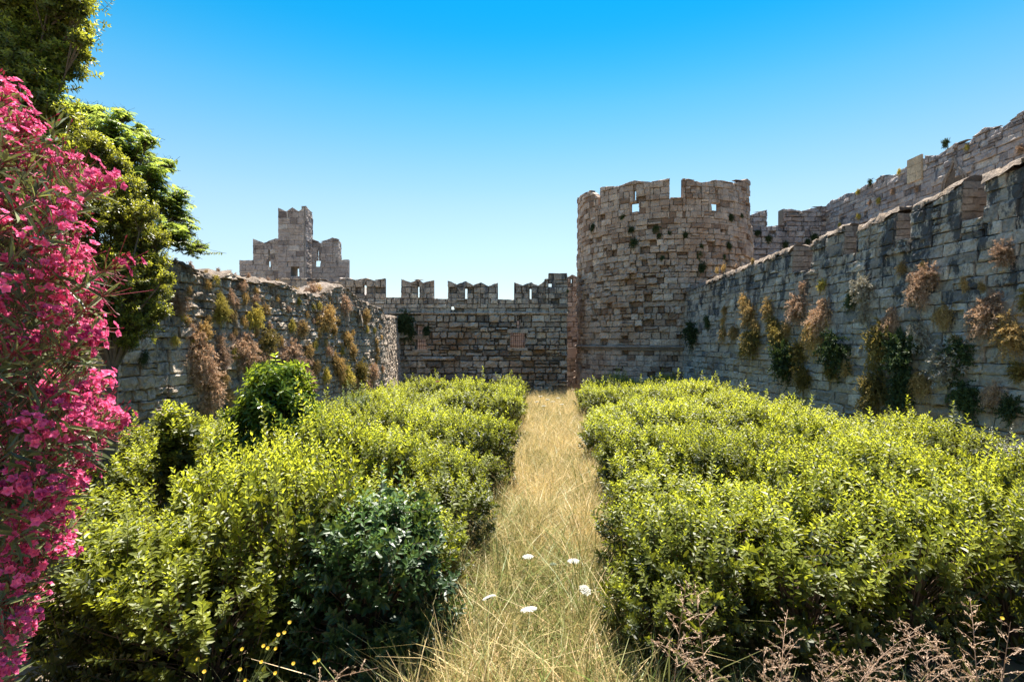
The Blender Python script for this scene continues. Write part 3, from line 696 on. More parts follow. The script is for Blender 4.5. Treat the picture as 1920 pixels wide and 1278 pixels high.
# ------------------------------------------------------------------ the two planted beds
SV = [shrub_data('shrub', h=rng.uniform(1.42, 1.58), r=.74, mat=L_shrub, L=rng.uniform(.075, .09), Wd=.042) for _ in range(6)]
SF = [shrub_data('far_shrub', h=rng.uniform(1.4, 1.55), r=.76, mat=L_shrub, L=.095, Wd=.05, ntop=70, nside=70, nl=16) for _ in range(4)]
SP = [(bpy.data.meshes.new_from_object(place('tmp', d[0])), d[1]) for d in SF[:2]]
for o_ in [x for x in bpy.data.objects if x.name.startswith('tmp')]: bpy.data.objects.remove(o_)
for d in SP: d[0].materials.clear(); d[0].materials.append(L_pale)
def xpl(Y): return -.9 + .0732 * Y
def xpr(Y): return .42 + .11 * Y
nR = nL = 0
def row(sign):
    global nR, nL
    Y = 5.25
    while Y < (26.0 if sign > 0 else 24.5):
        x = (xpr(Y) + (.60 if Y < 8 else .70)) if sign > 0 else (xpl(Y) - (.62 if Y < 8 else .70))
        lim = (xr(Y) - .85) if sign > 0 else (xl(Y) + .95)
        if sign < 0 and Y > 17: lim = max(lim, xl(Y) + .7)
        first = True
        while (x < lim) if sign > 0 else (x > lim):
            jx, jy = random.uniform(-.14, .14), random.uniform(-.14, .14)
            X0, Y0_ = x + (sign * random.uniform(-.16, .30) if first else jx), Y + jy
            px = 960 + X0 / Y0_ * 1000
            skip = False
            if abs(px) > 2400 or px < -200 or px > 2150: skip = True
            if sign < 0 and first and 14.2 < Y < 15.6: skip = True            # the dark gap
            if sign < 0 and Y < 5.6 and first: skip = True            # glossy bush stands here
            if sign < 0 and 8.3 < Y < 9.9 and -4.6 < X0 < -3.3: skip = True   # tall shrub
            if sign > 0 and 7.2 < Y < 11.5 and X0 > .87 * Y: skip = True
            if sign < 0 and Y < 8.4 and X0 < -4.3: skip = True
            if not first and 7.5 < Y < 16 and random.random() < .05: skip = True
            if not skip:
                far_ = Y0_ > 12.5
                d = random.choice(SF if far_ else SV)
                s = random.uniform(.86, 1.05)
                zsc = s * random.uniform(.74, 1.2)
                if sign < 0: zsc *= 1 + .34 * min(1, max(.15, (-X0 - 1.2) / 1.5)) * max(0, min(1, (11 - Y) / 4))
                if sign > 0: zsc *= 1 + .13 * max(0, min(1, (10 - Y) / 4)) - (.06 if first else 0)
                if sign > 0: lab = 'leafy yellow-green shrub in the packed bed between the grass path and the lichened wall'
                else: lab = 'leafy yellow-green shrub in the packed bed between the grass path and the ruined wall'
                grp = 'shrubs packed in the bed on the tower side of the path' if sign > 0 else 'shrubs packed in the bed on the oleander side of the path'
                shrub('shrub', d, (X0, Y0_, 0), random.uniform(0, 6.28), (s, s, zsc), lab, 'shrub', grp)
                if sign > 0: nR += 1
                else: nL += 1
            x += sign * 1.16; first = False
        Y += 1.14
row(1); row(-1)
print('shrubs', nR, nL)
gd = shrub_data('glossy_shrub', h=1.72, r=.80, mat=L_glossy, L=.085, Wd=.045, ntop=130, nside=400, nl=18, leaders=6, narrow=.25)
shrub('glossy_shrub', gd, (-1.32, 5.1, 0), 0.4, 1.0, 'dark glossy blue-green rounded shrub beside the grass path in the foreground')
td = shrub_data('tall_shrub', h=2.75, r=1.15, mat=L_tall, L=.13, Wd=.05, ntop=30, nside=520, nl=18, leaders=3, narrow=.78, alpha=(50, 85), droop=.3, ragged=.2)
shrub('tall_shrub', td, (-4.0, 9.1, 0), 1.0, (1.18, 1.18, 1.08), 'tall pointed green shrub with drooping leaves standing above the packed bed')
yd = shrub_data('upright_shrub', h=2.15, r=.42, mat=L_shrub, L=.12, Wd=.06, ntop=26, nside=44, nl=20, leaders=5, narrow=.35, ragged=.2)
shrub('upright_shrub', yd, (-4.95, 7.9, 0), 1.0, (1, 1, 1.05), 'upright leggy shrub with large yellow-green leaves between oleander and tall pointed shrub')
shrub('pale_shrub', SP[0], (4.9, 25.0, 0), .3, (.8, .8, 1.08), 'small grey-green shrub at the foot of the round tower')
shrub('pale_shrub', SP[1], (-4.9, 16.2, 0), .3, (.8, .8, 1.12), 'grey-green loose shrub against the ruined wall near its rounded corner')
sd = shrub_data('silver_bush', h=1.5, r=.75, mat=L_silver, L=.05, Wd=.016, ntop=200, nside=260, nl=20)
shrub('silver_bush', sd, (8.75, 9.25, 0), .3, (1, 1, .95), 'silvery fine-leaved bush at the end of the packed bed under the lichened wall')
shrub('shrub', SV[2], (-2.7, 4.75, 0), 2.2, (1.05, 1.05, .9), 'low leafy shrub in shade next to the dark glossy shrub', 'shrub')
shrub('shrub', SV[3], (-3.6, 5.2, 0), 4.2, (1.05, 1.05, .98), 'shaded leafy shrub directly beneath the pink oleander branches', 'shrub')
shrub('shrub', SV[4], (-4.9, 6.1, 0), 5.2, (1.05, 1.05, .98), 'leafy shrub half hidden behind the oleander, in front of the citrus tree', 'shrub')
shrub('shrub', SV[1], (1.45, 4.9, 0), 5.2, (.78, .78, .8), 'small low shrub at the front corner of the bed beside the path', 'shrub')

# ------------------------------------------------------------------ trees
def tree(name, label, Y, blobs, trunk, mat, L, Wd, per=260, nl=12, dy=1.0, cat='tree', pinnate=False, alpha=(40, 75)):
    root = empty(name, (trunk[0], trunk[1], trunk[2])); tag(root, label, cat)
    lf, tw_, tk = MB(), MB(), MB(); o0 = np.array(root.location)
    tr = [o0 * 0, np.array([.05, .02, .8]), ]
    cen = []; rads = []
    for b in blobs:
        px, py, rp = b[:3]; yy = Y + (b[3] if len(b) > 3 else random.uniform(-dy, dy)); c = at(px, py, yy) - o0; r_ = rp / F * yy
        cen.append(c); rads.append(r_)
        n = int(per * 1.9 * (r_ ** 2) / .25)
        d = nrm(rng.normal(0, 1, (n, 3)) + np.array([0, 0, .25])); rad = r_ * (rng.random(n) ** .5) * np.where(rng.random(n) < .22, rng.uniform(1.0, 1.4, n), rng.uniform(.75, 1.05, n))
        tip = c + d * rad[:, None] * np.array([1, 1, .9]) 
        if pinnate:
            ln = rng.uniform(.3, .5, n); ax = nrm(d * np.array([1, 1, .3]) + np.array([0, 0, .1]) + rng.normal(0, .25, (n, 3)))
            base = tip - ax * ln[:, None]
            # pinnate fronds: leaflets in a flat row hanging slightly down
            k = np.arange(nl); t = .2 + .8 * (k // 2) / (nl // 2)
            sd_ = nrm(np.cross(ax, [0, 0, 1.])); sg = np.where(k % 2, 1, -1)
            Bp = base[:, None] + (tip - base)[:, None] * t[None, :, None] - np.array([0, 0, 1.]) * (t[None, :, None] ** 2) * ln[:, None, None] * .25
            D = sd_[:, None] * sg[None, :, None] + ax[:, None] * .45 + np.array([0, 0, -.35]) + rng.normal(0, .12, (n, nl, 3))
            Nn = np.broadcast_to(np.array([0, 0, 1.]), D.shape) + rng.normal(0, .2, D.shape)
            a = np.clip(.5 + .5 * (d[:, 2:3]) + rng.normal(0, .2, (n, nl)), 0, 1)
            add_leaves(lf, Bp.reshape(-1, 3), D.reshape(-1, 3), Nn.reshape(-1, 3), L * rng.uniform(.7, 1.1, n * nl), Wd, a.ravel(), .2, .2)
            add_tubes(tw_, base, tip, .004, .002, 3)
        else:
            ax = nrm(d + np.array([0, 0, .35]) + rng.normal(0, .4, (n, 3)))
            base = tip - ax * rng.uniform(.14, .26, n)[:, None]
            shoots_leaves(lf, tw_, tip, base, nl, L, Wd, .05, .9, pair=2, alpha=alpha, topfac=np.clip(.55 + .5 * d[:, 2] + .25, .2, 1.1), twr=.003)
    zc = np.mean([c[2] for c in cen]); top = np.array([0.1, 0, max(1.2, zc * .55)])
    add_polytube(tk, [tr[0] - np.array([0, 0, .2]), tr[1], top], [.14, .12, .09], 10)
    for c, rr_c in zip(cen, rads):
        m1 = top * .55 + c * .45 + np.array([0, 0, .15]) + rng.normal(0, .08, 3)
        add_polytube(tk, [top - np.array([0, 0, .1]), m1, c], [.04, .022, .007], 6)
        for k in range(7):
            e = c + nrm(rng.normal(0, 1, 3)) * rr_c * .6; add_polytube(tk, [m1 * .25 + c * .75, e], [.010, .004], 4)
    tk.build('trunk', M_bark, root, smooth=True); lf.build('crown', mat, root); tw_.build('twigs', M_twig, root)
    return root
tree('broadleaf_tree', 'tall leafy tree at the top corner, its crown rising above the pink oleander', 7.6,
     [(-60, -60, 160), (40, -40, 120), (100, -20, 65), (120, 60, 50), (60, 70, 85), (-20, 120, 130), (110, 120, 48), (50, 165, 60), (20, 220, 75), (-60, 240, 120), (95, 160, 30), (140, 95, 24), (135, 30, 26), (150, 70, 20), (150, 15, 22), (70, 200, 55), (110, 215, 40), (-10, 280, 90), (60, 260, 60)],
     (-8.0, 7.9, 0), L_tree, .075, .036, per=190, nl=12, dy=.5)
tree('ailanthus_tree', 'feathery green tree with long drooping fronds growing behind the ruined wall', 12.5,
     [(150, 230, 62), (205, 245, 55), (250, 290, 60), (285, 330, 48), (300, 380, 50), (330, 400, 42), (340, 445, 34), (290, 440, 50), (180, 300, 80), (225, 360, 80), (365, 462, 20), (265, 240, 22), (130, 200, 30), (350, 425, 26), (378, 458, 15), (338, 362, 22), (312, 305, 24), (278, 262, 24), (228, 212, 24), (385, 462, 10), (180, 205, 26), (320, 430, 30)],
     (-9.3, 12.6, 3.7), L_tree2, .12, .036, per=30, nl=20, dy=.5, pinnate=True)
tree('citrus_tree', 'dense round-crowned tree with small yellow-green leaves in front of the ruined wall', 9.3,
     [(120, 300, 60), (180, 330, 50), (150, 400, 75), (215, 400, 58), (250, 450, 55), (225, 520, 70), (275, 540, 45), (290, 500, 30), (180, 590, 70), (250, 600, 48), (240, 350, 32), (120, 500, 80), (295, 585, 26), (215, 635, 30), (160, 480, 60), (300, 450, 24), (130, 250, 45), (185, 280, 36), (220, 310, 30), (270, 400, 30), (312, 520, 18), (90, 340, 70), (60, 420, 80), (240, 640, 24), (265, 480, 40)],
     (-7.0, 9.2, 0), L_tree3, .062, .032, per=230, nl=12, dy=.55)

# ------------------------------------------------------------------ oleander
def oleander():
    root = empty('oleander_bush', (-2.9, 2.75, 0)); o0 = np.array(root.location)
    tag(root, 'tall oleander bush covered in bright pink blossoms at the picture edge', 'bush')
    ys = np.array([165, 215, 260, 300, 340, 400, 450, 500, 560, 650, 750, 800, 850, 950, 1000, 1080, 1150, 1250])
    ex = np.array([18, 42, 80, 165, 195, 140, 165, 165, 185, 195, 210, 215, 170, 130, 140, 90, 60, 20])
    lf, fl, st, bd = MB(), MB(), MB(), MB()
    pts = []
    while len(pts) < 620:
        py = random.uniform(165, 1290); e = np.interp(py, ys, ex) - 6; px = random.uniform(-260, e)
        if random.random() > .35 + .65 * max(0, 1 - (e - px) / 240): continue
        yy = random.uniform(2.35, 3.3); pts.append((at(px, py, yy) - o0, yy, px, py, e - px))
    for (px, py) in ((198, 335), (232, 495), (210, 500), (185, 345), (205, 545), (215, 805), (225, 790), (120, 375)): pts.append((at(px, py, 2.5) - o0, 2.5, px, py, 0))
    for i, (p, yy, px, py, dd) in enumerate(pts):
        # stem from the bush's heart
        hz = max(.3, p[2] - random.uniform(.4, .9)); q = np.array([random.uniform(-.3, .1) - .35 + p[0] * .2, random.uniform(-.2, .2) + p[1] * .5, hz])
        mid = (p + q) / 2 + np.array([.05, 0, -.08]); ax = nrm(p - mid)
        if i % 2 == 0: add_polytube(st, [q, mid, p], [.007, .005, .003], 4)
        b0 = p - ax * random.uniform(.25, .4)
        if dd < 160 or i % 3 == 0:
            nl_ = random.choice((6, 9, 12))
            shoots_leaves(lf, None, np.array([p - ax * .04]), np.array([b0]), nl_, .15, .024, .1, .9, pair=3, alpha=(25, 55), fold=.2, droop=.15)
        # blossom truss
        if random.random() < (.52 if py < 330 else .80):
            n = random.randint(5, 13)
            cp = p + ax * .02 + rng.normal(0, .034, (n, 3)) * np.array([1, 1, .8]); fa = nrm(cp - (p - ax * .06) + rng.normal(0, .02, (n, 3)))
            shade = np.clip(rng.normal(.6, .25), 0, 1)
            for c_, f_ in zip(cp, fa):
                h_ = rng.normal(0, 1, 3); u = nrm(np.cross(f_, h_)); w = np.cross(f_, u)
                for ring_, (np_, rr, op) in enumerate(((5, .023, 62), (4, .015, 35))):
                    an_ = np.arange(np_) * 2 * math.pi / np_ + rng.uniform(0, 1.2)
                    rad = u[None] * np.cos(an_)[:, None] + w[None] * np.sin(an_)[:, None]
                    o_ = R(op) + rng.normal(0, .15, np_)
                    D = f_[None] * np.cos(o_)[:, None] + rad * np.sin(o_)[:, None]; Nn = f_[None] * np.sin(o_)[:, None] - rad * np.cos(o_)[:, None]
                    add_leaves(fl, np.repeat(c_[None], np_, 0), D, Nn + rng.normal(0, .2, (np_, 3)), rr * rng.uniform(.85, 1.15, np_), rr * .95, np.clip(shade + rng.normal(0, .15, np_), 0, 1), .1, .25)
        if random.random() < .75:
            n = random.randint(8, 20); cp = p + rng.normal(0, .045, (n, 3)); fa = nrm(cp - (p - ax * .09))
            add_leaves(bd, cp, fa, rng.normal(0, 1, (n, 3)), .022, .009, rng.random(n), .5, 0)
            add_tubes(bd, np.repeat((p - ax * .05)[None], n, 0), cp, .0016, .0012, 3, a=.3)
    # inner darkness: dense foliage behind
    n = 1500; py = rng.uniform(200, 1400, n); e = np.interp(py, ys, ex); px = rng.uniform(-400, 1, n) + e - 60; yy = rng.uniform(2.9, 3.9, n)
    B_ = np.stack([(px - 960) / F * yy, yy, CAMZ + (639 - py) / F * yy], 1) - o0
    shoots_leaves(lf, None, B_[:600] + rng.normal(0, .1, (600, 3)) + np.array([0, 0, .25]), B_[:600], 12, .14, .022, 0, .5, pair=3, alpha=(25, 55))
    for k in range(10):
        a = random.uniform(0, 6.28); add_polytube(st, [(.1 * math.cos(a), .1 * math.sin(a), 0), (.3 * math.cos(a) - .1, .3 * math.sin(a), 1.3), (.5 * math.cos(a) - .15, .4 * math.sin(a), 3.2)], [.025, .02, .01], 6)
    st.build('stems', M_twig, root); lf.build('foliage', L_olean, root); fl.build('blossoms', L_flower, root); bd.build('buds', L_bud, root)
oleander()

# ------------------------------------------------------------------ wall weeds
def tuft_data(kind, n=70, m=16, leaf=.028, wd=.007, droop=.0):
    lf = MB()
    # local frame: +X out of the wall, Z up, unit radius ~ .5
    d = nrm(rng.normal(0, 1, (n, 3)) * np.array([.7, 1, 1]) + np.array([.55, 0, .25 - droop])); d[:, 0] = np.abs(d[:, 0]) + .05
    ln = rng.uniform(.25, .55, n)
    root_ = rng.normal(0, .10, (n, 3)) * np.array([0.2, 1, 1.1]) + np.array([0.02, 0, 0])
    tip = root_ + nrm(d) * ln[:, None]; mid = (tip + root_) / 2 + np.array([.02, 0, .04]); tip = tip - np.array([0, 0, 1]) * (droop * ln ** 2)[:, None]
    add_tubes(lf, root_, mid, .004, .003, 3, a=.15); add_tubes(lf, mid, tip, .003, .0015, 3, a=.3)
    t = rng.uniform(.25, 1.0, (n, m)); P = root_[:, None] + (mid - root_)[:, None] * np.minimum(1, t * 2)[..., None] + (tip - mid)[:, None] * np.maximum(0, t * 2 - 1)[..., None]
    D = nrm(tip - root_)[:, None] * .6 + rng.normal(0, .75, (n, m, 3)); a = np.clip(t * .9 + rng.normal(0, .2, (n, m)), 0, 1)
    add_leaves(lf, P.reshape(-1, 3), D.reshape(-1, 3), rng.normal(0, 1, (n * m, 3)), leaf * rng.uniform(.7, 1.5, n * m) * 1.4, wd * 1.5, a.ravel(), .2, .1)
    return lf
WM = dict(gold=L_gold, brown=L_brown, yellow=L_yellow, olive=L_olive, green=L_green, silver=L_grey)
WD = {}
for kname, mat in WM.items():
    WD[kname] = []
    for v in range(3):
        leafy = kname in ('green', 'silver')
        WD[kname].append(tuft_data(kname, n=150 if not leafy else 130, m=26, leaf=.042 if not leafy else .05, wd=.014 if not leafy else .02, droop=(.0, .5, .9)[v]).data(kname + '_weed', mat))
CW = dict(gold='golden dry', brown='reddish-brown dried', yellow='pale yellow', olive='olive-brown', green='dark green', silver='silvery')
weeds = []
def weed(plan, px, py, sz, kind, lo=0, hi=None, sink=.0, tall=1.0):
    u, v = plan.inv(px, py, lo, hi); p = plan(u, v, -.02 - sink); n = plan.normal(u)
    s = sz / F * p[1] * 1.35 * random.uniform(.9, 1.12)
    o = place(kind_name[kind], random.choice(WD[kind])); o.location = p; o.rotation_euler = (random.uniform(-.5, .5), random.uniform(-.1, .25), math.atan2(n[1], n[0]))
    o.scale = (s * .85, s * random.uniform(.85, 1.1), s * random.uniform(.95, 1.25) * tall); weeds.append((o, plan, px, py, sz, kind))
kind_name = dict(gold='dry_weed', brown='dry_weed', yellow='dry_weed', olive='wall_shrub', green='wall_shrub', silver='wall_shrub')
RW = [(1360, 580, 14, 'gold'), (1357, 600, 12, 'gold'), (1397, 563, 24, 'gold'), (1358, 624, 20, 'gold'), (1377, 620, 22, 'gold'), (1408, 592, 36, 'gold'), (1413, 640, 46, 'olive'), (1443, 580, 32, 'gold'), (1300, 622, 34, 'green'), (1327, 600, 16, 'green'),
      (1507, 540, 20, 'brown'), (1498, 577, 42, 'brown'), (1478, 615, 22, 'gold'), (1543, 535, 20, 'yellow'), (1545, 588, 48, 'brown'), (1533, 623, 52, 'gold'), (1572, 657, 58, 'green'), (1467, 640, 42, 'olive'), (1477, 682, 50, 'green'), (1500, 665, 38, 'olive'),
      (1510, 707, 44, 'olive'), (1453, 612, 32, 'olive'), (1622, 545, 44, 'silver'), (1600, 558, 22, 'green'), (1625, 582, 32, 'silver'), (1655, 640, 66, 'olive'), (1672, 600, 36, 'brown'), (1723, 540, 46, 'brown'), (1747, 522, 42, 'brown'), (1693, 502, 22, 'gold'), (1733, 495, 16, 'gold'),
      (1887, 477, 46, 'brown'), (1723, 620, 40, 'silver'), (1697, 667, 60, 'green'), (1773, 587, 32, 'gold'), (1780, 684, 60, 'silver'), (1802, 660, 46, 'green'), (1810, 533, 20, 'gold'), (1853, 602, 60, 'brown'), (1865, 567, 48, 'brown'), (1907, 627, 64, 'gold'), (1867, 742, 42, 'brown'),
      (1647, 725, 60, 'olive'), (1730, 715, 40, 'gold'), (1700, 722, 54, 'green'), (1813, 742, 46, 'green'), (1842, 537, 16, 'gold'), (1915, 700, 40, 'olive'), (1420, 613, 26, 'gold'), (1395, 655, 18, 'olive'), (1590, 690, 22, 'gold'), (1560, 700, 24, 'olive'), (1795, 640, 22, 'gold'), (1900, 770, 44, 'green'), (1935, 560, 40, 'olive')]
for px, py, s, k in RW: weed(rwl, px, py, s * .95, k, tall=1.0)
LW = [(330, 566, 34, 'brown'), (353, 546, 14, 'gold'), (390, 535, 15, 'gold'), (411, 586, 30, 'yellow'), (436, 589, 20, 'gold'), (476, 589, 32, 'yellow'), (497, 577, 20, 'gold'), (459, 557, 16, 'gold'), (379, 626, 36, 'gold'), (368, 658, 54, 'brown'),
      (373, 688, 50, 'brown'), (390, 721, 46, 'brown'), (388, 751, 36, 'brown'), (413, 669, 32, 'brown'), (456, 646, 40, 'brown'), (458, 674, 42, 'brown'), (497, 637, 40, 'olive'), (491, 666, 30, 'brown'), (540, 669, 50, 'brown'), (560, 698, 48, 'brown'), (562, 723, 34, 'brown'),
      (545, 612, 18, 'yellow'), (565, 618, 24, 'gold'), (608, 600, 36, 'gold'), (597, 573, 14, 'yellow'), (645, 572, 22, 'brown'), (683, 596, 20, 'gold'), (648, 638, 30, 'gold'), (631, 686, 34, 'gold'), (648, 706, 28, 'yellow'), (674, 698, 32, 'olive'), (697, 698, 26, 'brown'),
      (688, 615, 10, 'yellow'), (577, 660, 22, 'gold'), (608, 706, 20, 'yellow'), (597, 626, 14, 'gold'), (339, 589, 14, 'yellow'), (327, 635, 16, 'yellow'), (416, 706, 24, 'gold'), (620, 583, 14, 'gold'), (270, 668, 16, 'green'),
      (345, 560, 12, 'gold'), (420, 560, 9, 'gold'), (520, 560, 10, 'gold'), (540, 580, 12, 'brown'), (575, 590, 11, 'gold'), (505, 610, 12, 'brown'), (440, 620, 12, 'gold'), (525, 640, 14, 'gold'), (590, 645, 14, 'yellow'), (625, 620, 16, 'gold'), (660, 660, 18, 'gold'), (615, 660, 16, 'brown'),
      (660, 625, 12, 'gold'), (705, 640, 9, 'gold'), (705, 670, 12, 'gold'), (590, 690, 22, 'gold'), (580, 720, 24, 'brown'), (640, 660, 12, 'yellow'), (520, 700, 26, 'brown'), (500, 700, 22, 'gold'), (470, 710, 26, 'brown'), (430, 740, 20, 'gold'), (410, 640, 18, 'brown'), (390, 600, 16, 'gold'),
      (360, 615, 16, 'brown'), (610, 640, 12, 'gold'), (665, 715, 20, 'gold'), (690, 720, 18, 'brown'), (712, 612, 8, 'gold'), (716, 690, 12, 'brown'), (560, 565, 10, 'yellow'), (480, 545, 10, 'gold'), (635, 605, 10, 'gold'), (480, 625, 14, 'gold')]
rl = random.Random(3)
for k_ in range(46):
    px = rl.uniform(345, 715); top_ = np.interp(px, [345, 450, 540, 600, 640, 715], [505, 525, 545, 560, 548, 590]); py = rl.uniform(top_, 725)
    LW.append((px, py, rl.uniform(7, 13) * (1.4 if px < 500 else 1), rl.choice(('gold', 'gold', 'yellow', 'brown'))))
for px, py, s, k in LW: weed(lw, px, py, s, k, 0, lw.len - 5.4)
for (px, py, s) in ((597, 550, 26), (615, 556, 20), (585, 553, 20), (372, 500, 16), (455, 520, 12), (530, 533, 16), (570, 548, 18), (634, 545, 12), (445, 514, 12), (500, 525, 10), (560, 545, 14), (605, 548, 24), (622, 548, 16), (345, 490, 14), (402, 512, 12), (425, 508, 9), (480, 520, 12), (515, 526, 12), (650, 540, 10), (590, 550, 16)):   # on the wall top
    weed(lw, px, py, s, random.choice(('gold', 'brown')), 0, lw.len - 5.4, sink=.25)
for (px, py, s) in ((1113, 425, 11), (1183, 433, 12), (1188, 457, 12), (1231, 428, 12), (1237, 440, 8), (1285, 440, 11), (1312, 478, 10), (1316, 500, 14), (1168, 405, 9), (1256, 437, 6), (1241, 485, 8), (1315, 462, 8), (1370, 410, 11), (1366, 460, 12), (1390, 405, 8), (1370, 405, 9), (1357, 480, 9)):
    weed(tw, px, py, s, 'green', vis0, vis1)
for (px, py, s) in ((1420, 438, 10), (1440, 447, 10), (1472, 458, 12), (1527, 445, 12), (1515, 452, 9)): weed(ua, px, py, s, 'green')
for (px, py, s, k) in ((1632, 378, 10, 'brown'), (1648, 376, 9, 'yellow'), (1610, 404, 8, 'yellow'), (1575, 422, 8, 'yellow'), (1720, 355, 10, 'brown'), (1775, 270, 14, 'green'), (1814, 275, 9, 'yellow'), (1674, 358, 10, 'brown'), (1609, 360, 8, 'yellow'), (1633, 340, 11, 'green'), (1686, 322, 8, 'yellow'), (1915, 280, 14, 'brown')): weed(ub, px, py, s, k)
for (px, py, s, k) in ((800, 618, 14, 'green'), (760, 600, 28, 'green'), (765, 618, 24, 'green'), (745, 610, 20, 'green'), (926, 597, 5, 'green'), (1078, 545, 5, 'green')): weed(fw, px, py, s, k)
for (px, py, s, k) in ((1345, 505, 9, 'gold'), (1358, 500, 9, 'gold'), (1412, 490, 8, 'gold'), (1380, 497, 6, 'brown')): weed(rwl, px, py, s, k)
# labels that single out each: wall, height zone, stretch, colour, then order
WN = {id(rwl): 'the lichened wall', id(lw): 'the ruined wall', id(tw): 'the round tower', id(ua): 'the high wall beside the round tower', id(ub): 'the high stepped wall', id(fw): 'the curtain wall'}
groups_ = {}
for w in weeds:
    o, plan, px, py, sz, kind = w; zc = o.location.z
    small = sz < 26
    if plan is rwl:
        st_ = 'next to the round tower' if px < 1345 else 'nearest the tower' if px < 1460 else 'below the first merlon gap' if px < 1580 else 'below the second merlon gap' if px < 1680 else 'below the third merlon gap' if px < 1760 else 'below the fourth merlon gap' if px < 1845 else 'at the near end'
        hz = 'high' if zc > 4.4 else 'halfway up' if zc > 2.9 else 'low'
    elif plan is lw:
        st_ = 'beside the citrus tree' if px < 345 else 'above the upright leggy shrub' if px < 430 else 'above the tall pointed shrub' if px < 585 else 'towards the rounded corner'
        hz = 'on top' if zc > 4.75 else 'high' if zc > 4.0 else 'halfway up' if zc > 3.0 else 'low'
    else: st_ = ''; hz = ''
    if small:
        lab = 'small %s weed%s growing on %s' % (CW[kind], (' ' + hz) if hz else '', WN[id(plan)])
        o['group'] = 'small weeds growing on ' + WN[id(plan)]
        tag(o, lab, 'weed')
    else:
        groups_.setdefault(((hz + ' ') if hz else '') + 'on ' + WN[id(plan)] + ((' ' + st_) if st_ else '') + '|' + CW[kind], []).append(w)
        o['group'] = 'large weeds growing on ' + WN[id(plan)]; o['category'] = 'weed'
ordw = ['largest', 'second largest', 'third largest', 'fourth largest', 'fifth largest', 'sixth largest', 'seventh largest', 'eighth largest', 'ninth largest']
for key, ws in groups_.items():
    where, colr = key.split('|'); ws.sort(key=lambda w: -w[4])
    for i, w in enumerate(ws):
        pre = '' if len(ws) == 1 else (('upper ' if w[3] < ws[1 - i][3] else 'lower ') if len(ws) == 2 else ordw[i] + ' ')
        w[0]['label'] = '%s%s bushy weed %s' % (pre, colr, where)

# ------------------------------------------------------------------ path grass
def grass():
    mb = MB()
    def blades(n, ylo, yhi, hmin, hmax, wd, dry, edge=0.32, pw=1.6):
        t = rng.random(n) ** pw; Y = ylo + (yhi - ylo) * t
        a = xpl(Y) - edge; b = xpr(Y) + edge; X = a + (b - a) * rng.random(n)
        H = rng.uniform(hmin, hmax, n) * (.75 + .5 * rng.random(n)); lean = rng.normal(0, .32, (n, 2)); 
        Wd = wd * rng.uniform(.6, 1.4, n)
        g1 = np.sin(X * 2.1 + Y * .7) * .5 + np.sin(Y * 1.9 - X) * .5
        g2 = np.sin(X * 5.3 + Y * 3.1 + 1) * np.sin(Y * 4.3 - X * 2.7)
        col = np.clip(dry + .26 * g1 + .25 * g2 + rng.normal(0, .28, n), 0, 1)
        H = H * (1 + .22 * g2)
        col = np.where(rng.random(n) < .12, rng.uniform(0, .25, n), col)
        ph = rng.uniform(0, 6.28, n); sx, sy = np.cos(ph), np.sin(ph)
        lv = []
        for k, (s, wf) in enumerate(((0, 1), (.4, .9), (.75, .6), (1, .08))):
            cx = X + lean[:, 0] * H * s ** 2 * 1.6; cy_ = Y + lean[:, 1] * H * s ** 2 * 1.6; cz = H * s * (1 - .35 * s * np.hypot(lean[:, 0], lean[:, 1]))
            for sg in (-1, 1): lv.append(np.stack([cx + sg * sx * Wd * wf * .5, cy_ + sg * sy * Wd * wf * .5, cz], 1))
        V = np.stack(lv, 1); q = np.array([[0, 1, 3, 2], [2, 3, 5, 4], [4, 5, 7, 6]])
        mb.add(V, q[None] + (np.arange(n) * 8)[:, None, None], a=np.repeat(col, 8))
        return X, Y, H, lean, col
    blades(30000, 3.6, 9, .28, .62, .006, .44, pw=1)
    blades(34000, 8, 30, .28, .62, .009, .68, pw=1)
    blades(4200, 3.6, 9, .5, .95, .011, .14, pw=1.4)
    blades(1500, 3.6, 9, .45, .75, .013, .95, pw=1.2)
    blades(2200, 5, 28, .5, .8, .014, .3, edge=.3, pw=1)
    # feathery seed heads
    X, Y, H, lean, col = blades(5200, 4, 30, .4, .66, .004, .85, pw=1)
    tip = np.stack([X + lean[:, 0] * H * 1.6, Y + lean[:, 1] * H * 1.6, H * (1 - .35 * np.hypot(lean[:, 0], lean[:, 1]))], 1)
    n = len(tip); m = 10; off = rng.normal(0, 1, (n, m, 3)) * np.array([.014, .014, .05]) 
    D = np.array([0, 0, .7]) + rng.normal(0, .5, (n, m, 3))
    add_leaves(mb, (tip[:, None] + off).reshape(-1, 3), D.reshape(-1, 3), rng.normal(0, 1, (n * m, 3)), .03, .007, np.clip(rng.normal(.9, .1, n * m), 0, 1))
    o = mb.build('dry_grass', L_grass); tag(o, 'dry golden and green grass covering the path between the beds', 'grass', kind='stuff')
grass()
